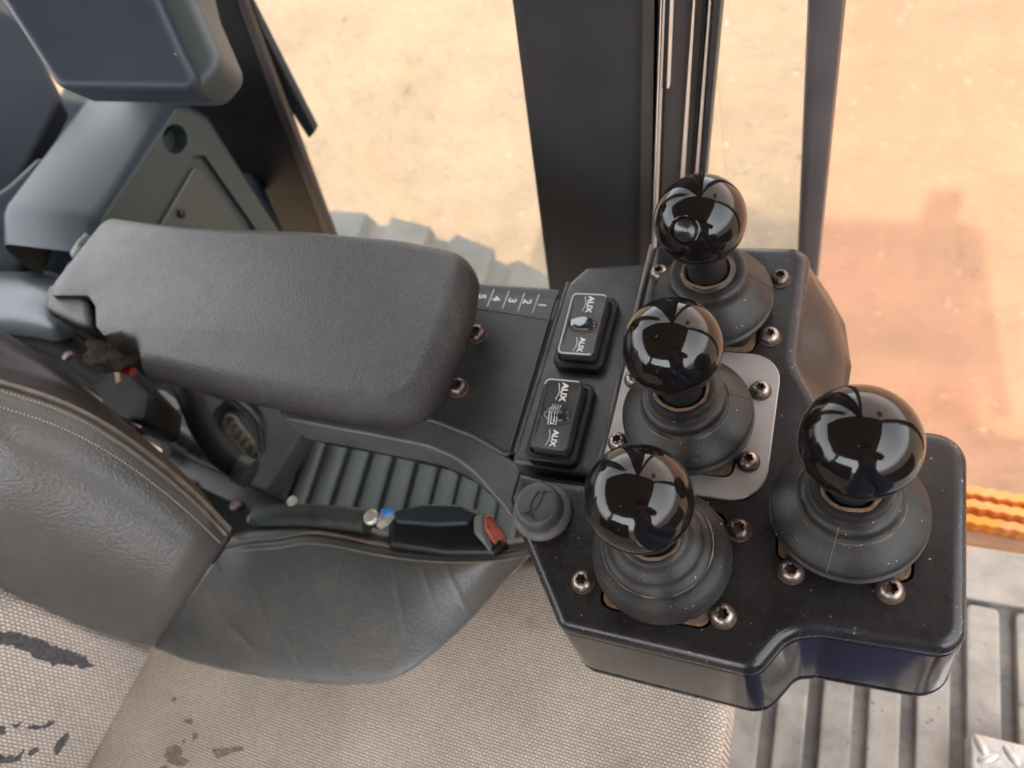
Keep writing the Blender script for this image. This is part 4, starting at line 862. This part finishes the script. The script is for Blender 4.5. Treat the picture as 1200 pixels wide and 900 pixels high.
# ------------------------------------------------------------------ left cab wall and the person taking the picture (both mirrored in the knobs)
lw = thing('left_cab_wall', 'dark lower cab wall on the left of the seat', 'cab wall', (-.7, -1.1, FZ))
MB().box((-.60, -.95, -.12), (.90, .04, .88)).build('wall_panel', M['trimdark'], lw)
def skin(name, nodes, edges, m, parent, levels=2):
    off = wloc(parent); me = bpy.data.meshes.new(name); me.from_pydata([Vector(n[0]) - off for n in nodes], edges, [])
    o = bpy.data.objects.new(name, me); COL.objects.link(o); md = o.modifiers.new('skin', 'SKIN'); o.modifiers.new('sub', 'SUBSURF').levels = levels
    sv = me.skin_vertices[0].data
    for i, n in enumerate(nodes): r = n[1]; sv[i].radius = r if hasattr(r, '__len__') else (r, r)
    sv[0].use_root = True
    dg = bpy.context.evaluated_depsgraph_get(); m2 = bpy.data.meshes.new_from_object(o.evaluated_get(dg)); bpy.data.objects.remove(o)
    m2.name = name; m2.materials.clear(); m2.materials.append(m); m2.polygons.foreach_set('use_smooth', [True] * len(m2.polygons))
    o = bpy.data.objects.new(name, m2); COL.objects.link(o); o.parent = parent; return o
pe = thing('person', 'person in navy work clothes bending over the console with a phone', 'person', (.2, -.58, FZ))
body = [((.16, -.50, .12), .12), ((.17, -.45, .26), .12), ((.18, -.37, .42), (.15, .11)), ((.18, -.29, .55), .052), ((.18, -.25, .60), .058), ((.18, -.22, .655), (.075, .09)), ((.18, -.20, .71), (.068, .08)),
        ((.26, -.46, .06), .088), ((.24, -.085, -.15), .068), ((.23, -.09, -.44), .05), ((.23, -.045, -.51), .04),
        ((.06, -.46, .06), .088), ((.055, -.075, -.15), .068), ((.04, -.08, -.44), .05), ((.04, -.045, -.51), .04),
        ((.38, -.34, .48), .06), ((.40, -.25, .36), .045), ((.17, -.17, .45), .030), ((.13, -.13, .455), (.036, .018)),
        ((-.02, -.34, .48), .06), ((-.06, -.30, .36), .045), ((.02, -.20, .46), .030), ((.045, -.16, .465), (.036, .018))]
edges = [(0, 1), (1, 2), (2, 3), (3, 4), (4, 5), (5, 6), (0, 7), (7, 8), (8, 9), (9, 10), (0, 11), (11, 12), (12, 13), (13, 14), (2, 15), (15, 16), (16, 17), (17, 18), (2, 19), (19, 20), (20, 21), (21, 22)]
navy = mat('navy work cloth', (.034, .05, .155), .85, bump=(60, .002)); flesh = mat('skin', (.38, .22, .15), .5)
skin('body', body, edges, flesh, pe)
cl = [(n[0], tuple(v + .022 for v in n[1]) if hasattr(n[1], '__len__') else n[1] + .022) for n in body]
idx = [0, 1, 2, 7, 8, 9, 11, 12, 13, 15, 16, 17, 19, 20, 21]; mp = {k: i for i, k in enumerate(idx)}
skin('work_clothes', [cl[k] for k in idx], [(mp[a], mp[b]) for a, b in edges if a in mp and b in mp], navy, pe)
hr = MB()
hr.lathe((.18, -.225, .675), [(.001, .082), (.04, .076), (.072, .055), (.092, .02), (.094, -.02), (.086, -.05)], 24, cap_top=False).build('hair', M['stain'], pe)
MB().tube([(.18, -.14, .66), (.18, -.115, .64), (.18, -.125, .625)], [.008, .013, .010], 8).build('nose', flesh, pe)
for sx in (-.032, .032): MB().lathe((.18 + sx, -.132, .668), [(.011, 0), (.008, .005), (.001, .008)], 12, ax=(0, 1, -.3)).build('eye', M['bolt'], pe)
MB().tube([(.158, -.14, .60), (.18, -.134, .597), (.202, -.14, .60)], .005, 6).build('mouth', M['red'], pe)
for (hx0, s) in ((.118, -1), (.055, 1)):
    for k in range(4):
        y_ = -.145 + k * .018 + (.0 if s > 0 else .035); z_ = .465 + k * .002; L_ = (.040, .046, .044, .034)[k]
        MB().tube([(hx0 - s * .0, y_, z_ - .006), (hx0 + s * .016, y_ + .006, z_ - .016), (hx0 + s * L_ * .8, y_ + .008, z_ - .020)], [.0085, .0080, .0068], 8).build('finger', flesh, pe)
    MB().tube([(hx0 - s * .004, -.150, .465), (hx0 + s * .012, -.140, .482), (hx0 + s * .030, -.132, .480)], [.011, .0095, .008], 8).build('thumb', flesh, pe)
ph = thing('phone', 'black phone held above the console by both hands', 'phone', (.085, -.10, .50))
bk = Vector((.394, -.431, .81)).normalized()
fp = plane_frame(Vector((.0, 0, CH)) + bk * .012 + Vector((.055, -.045, .008)), bk, (.9147, .27, -.30))
slab(MB(), roundpoly(V2([(-.075, -.037), (.075, -.037), (.075, .037), (-.075, .037)]), .009, 5), rprof(.002, .008, 0, 3), frame=fp).build('phone_body', M['black'], ph)
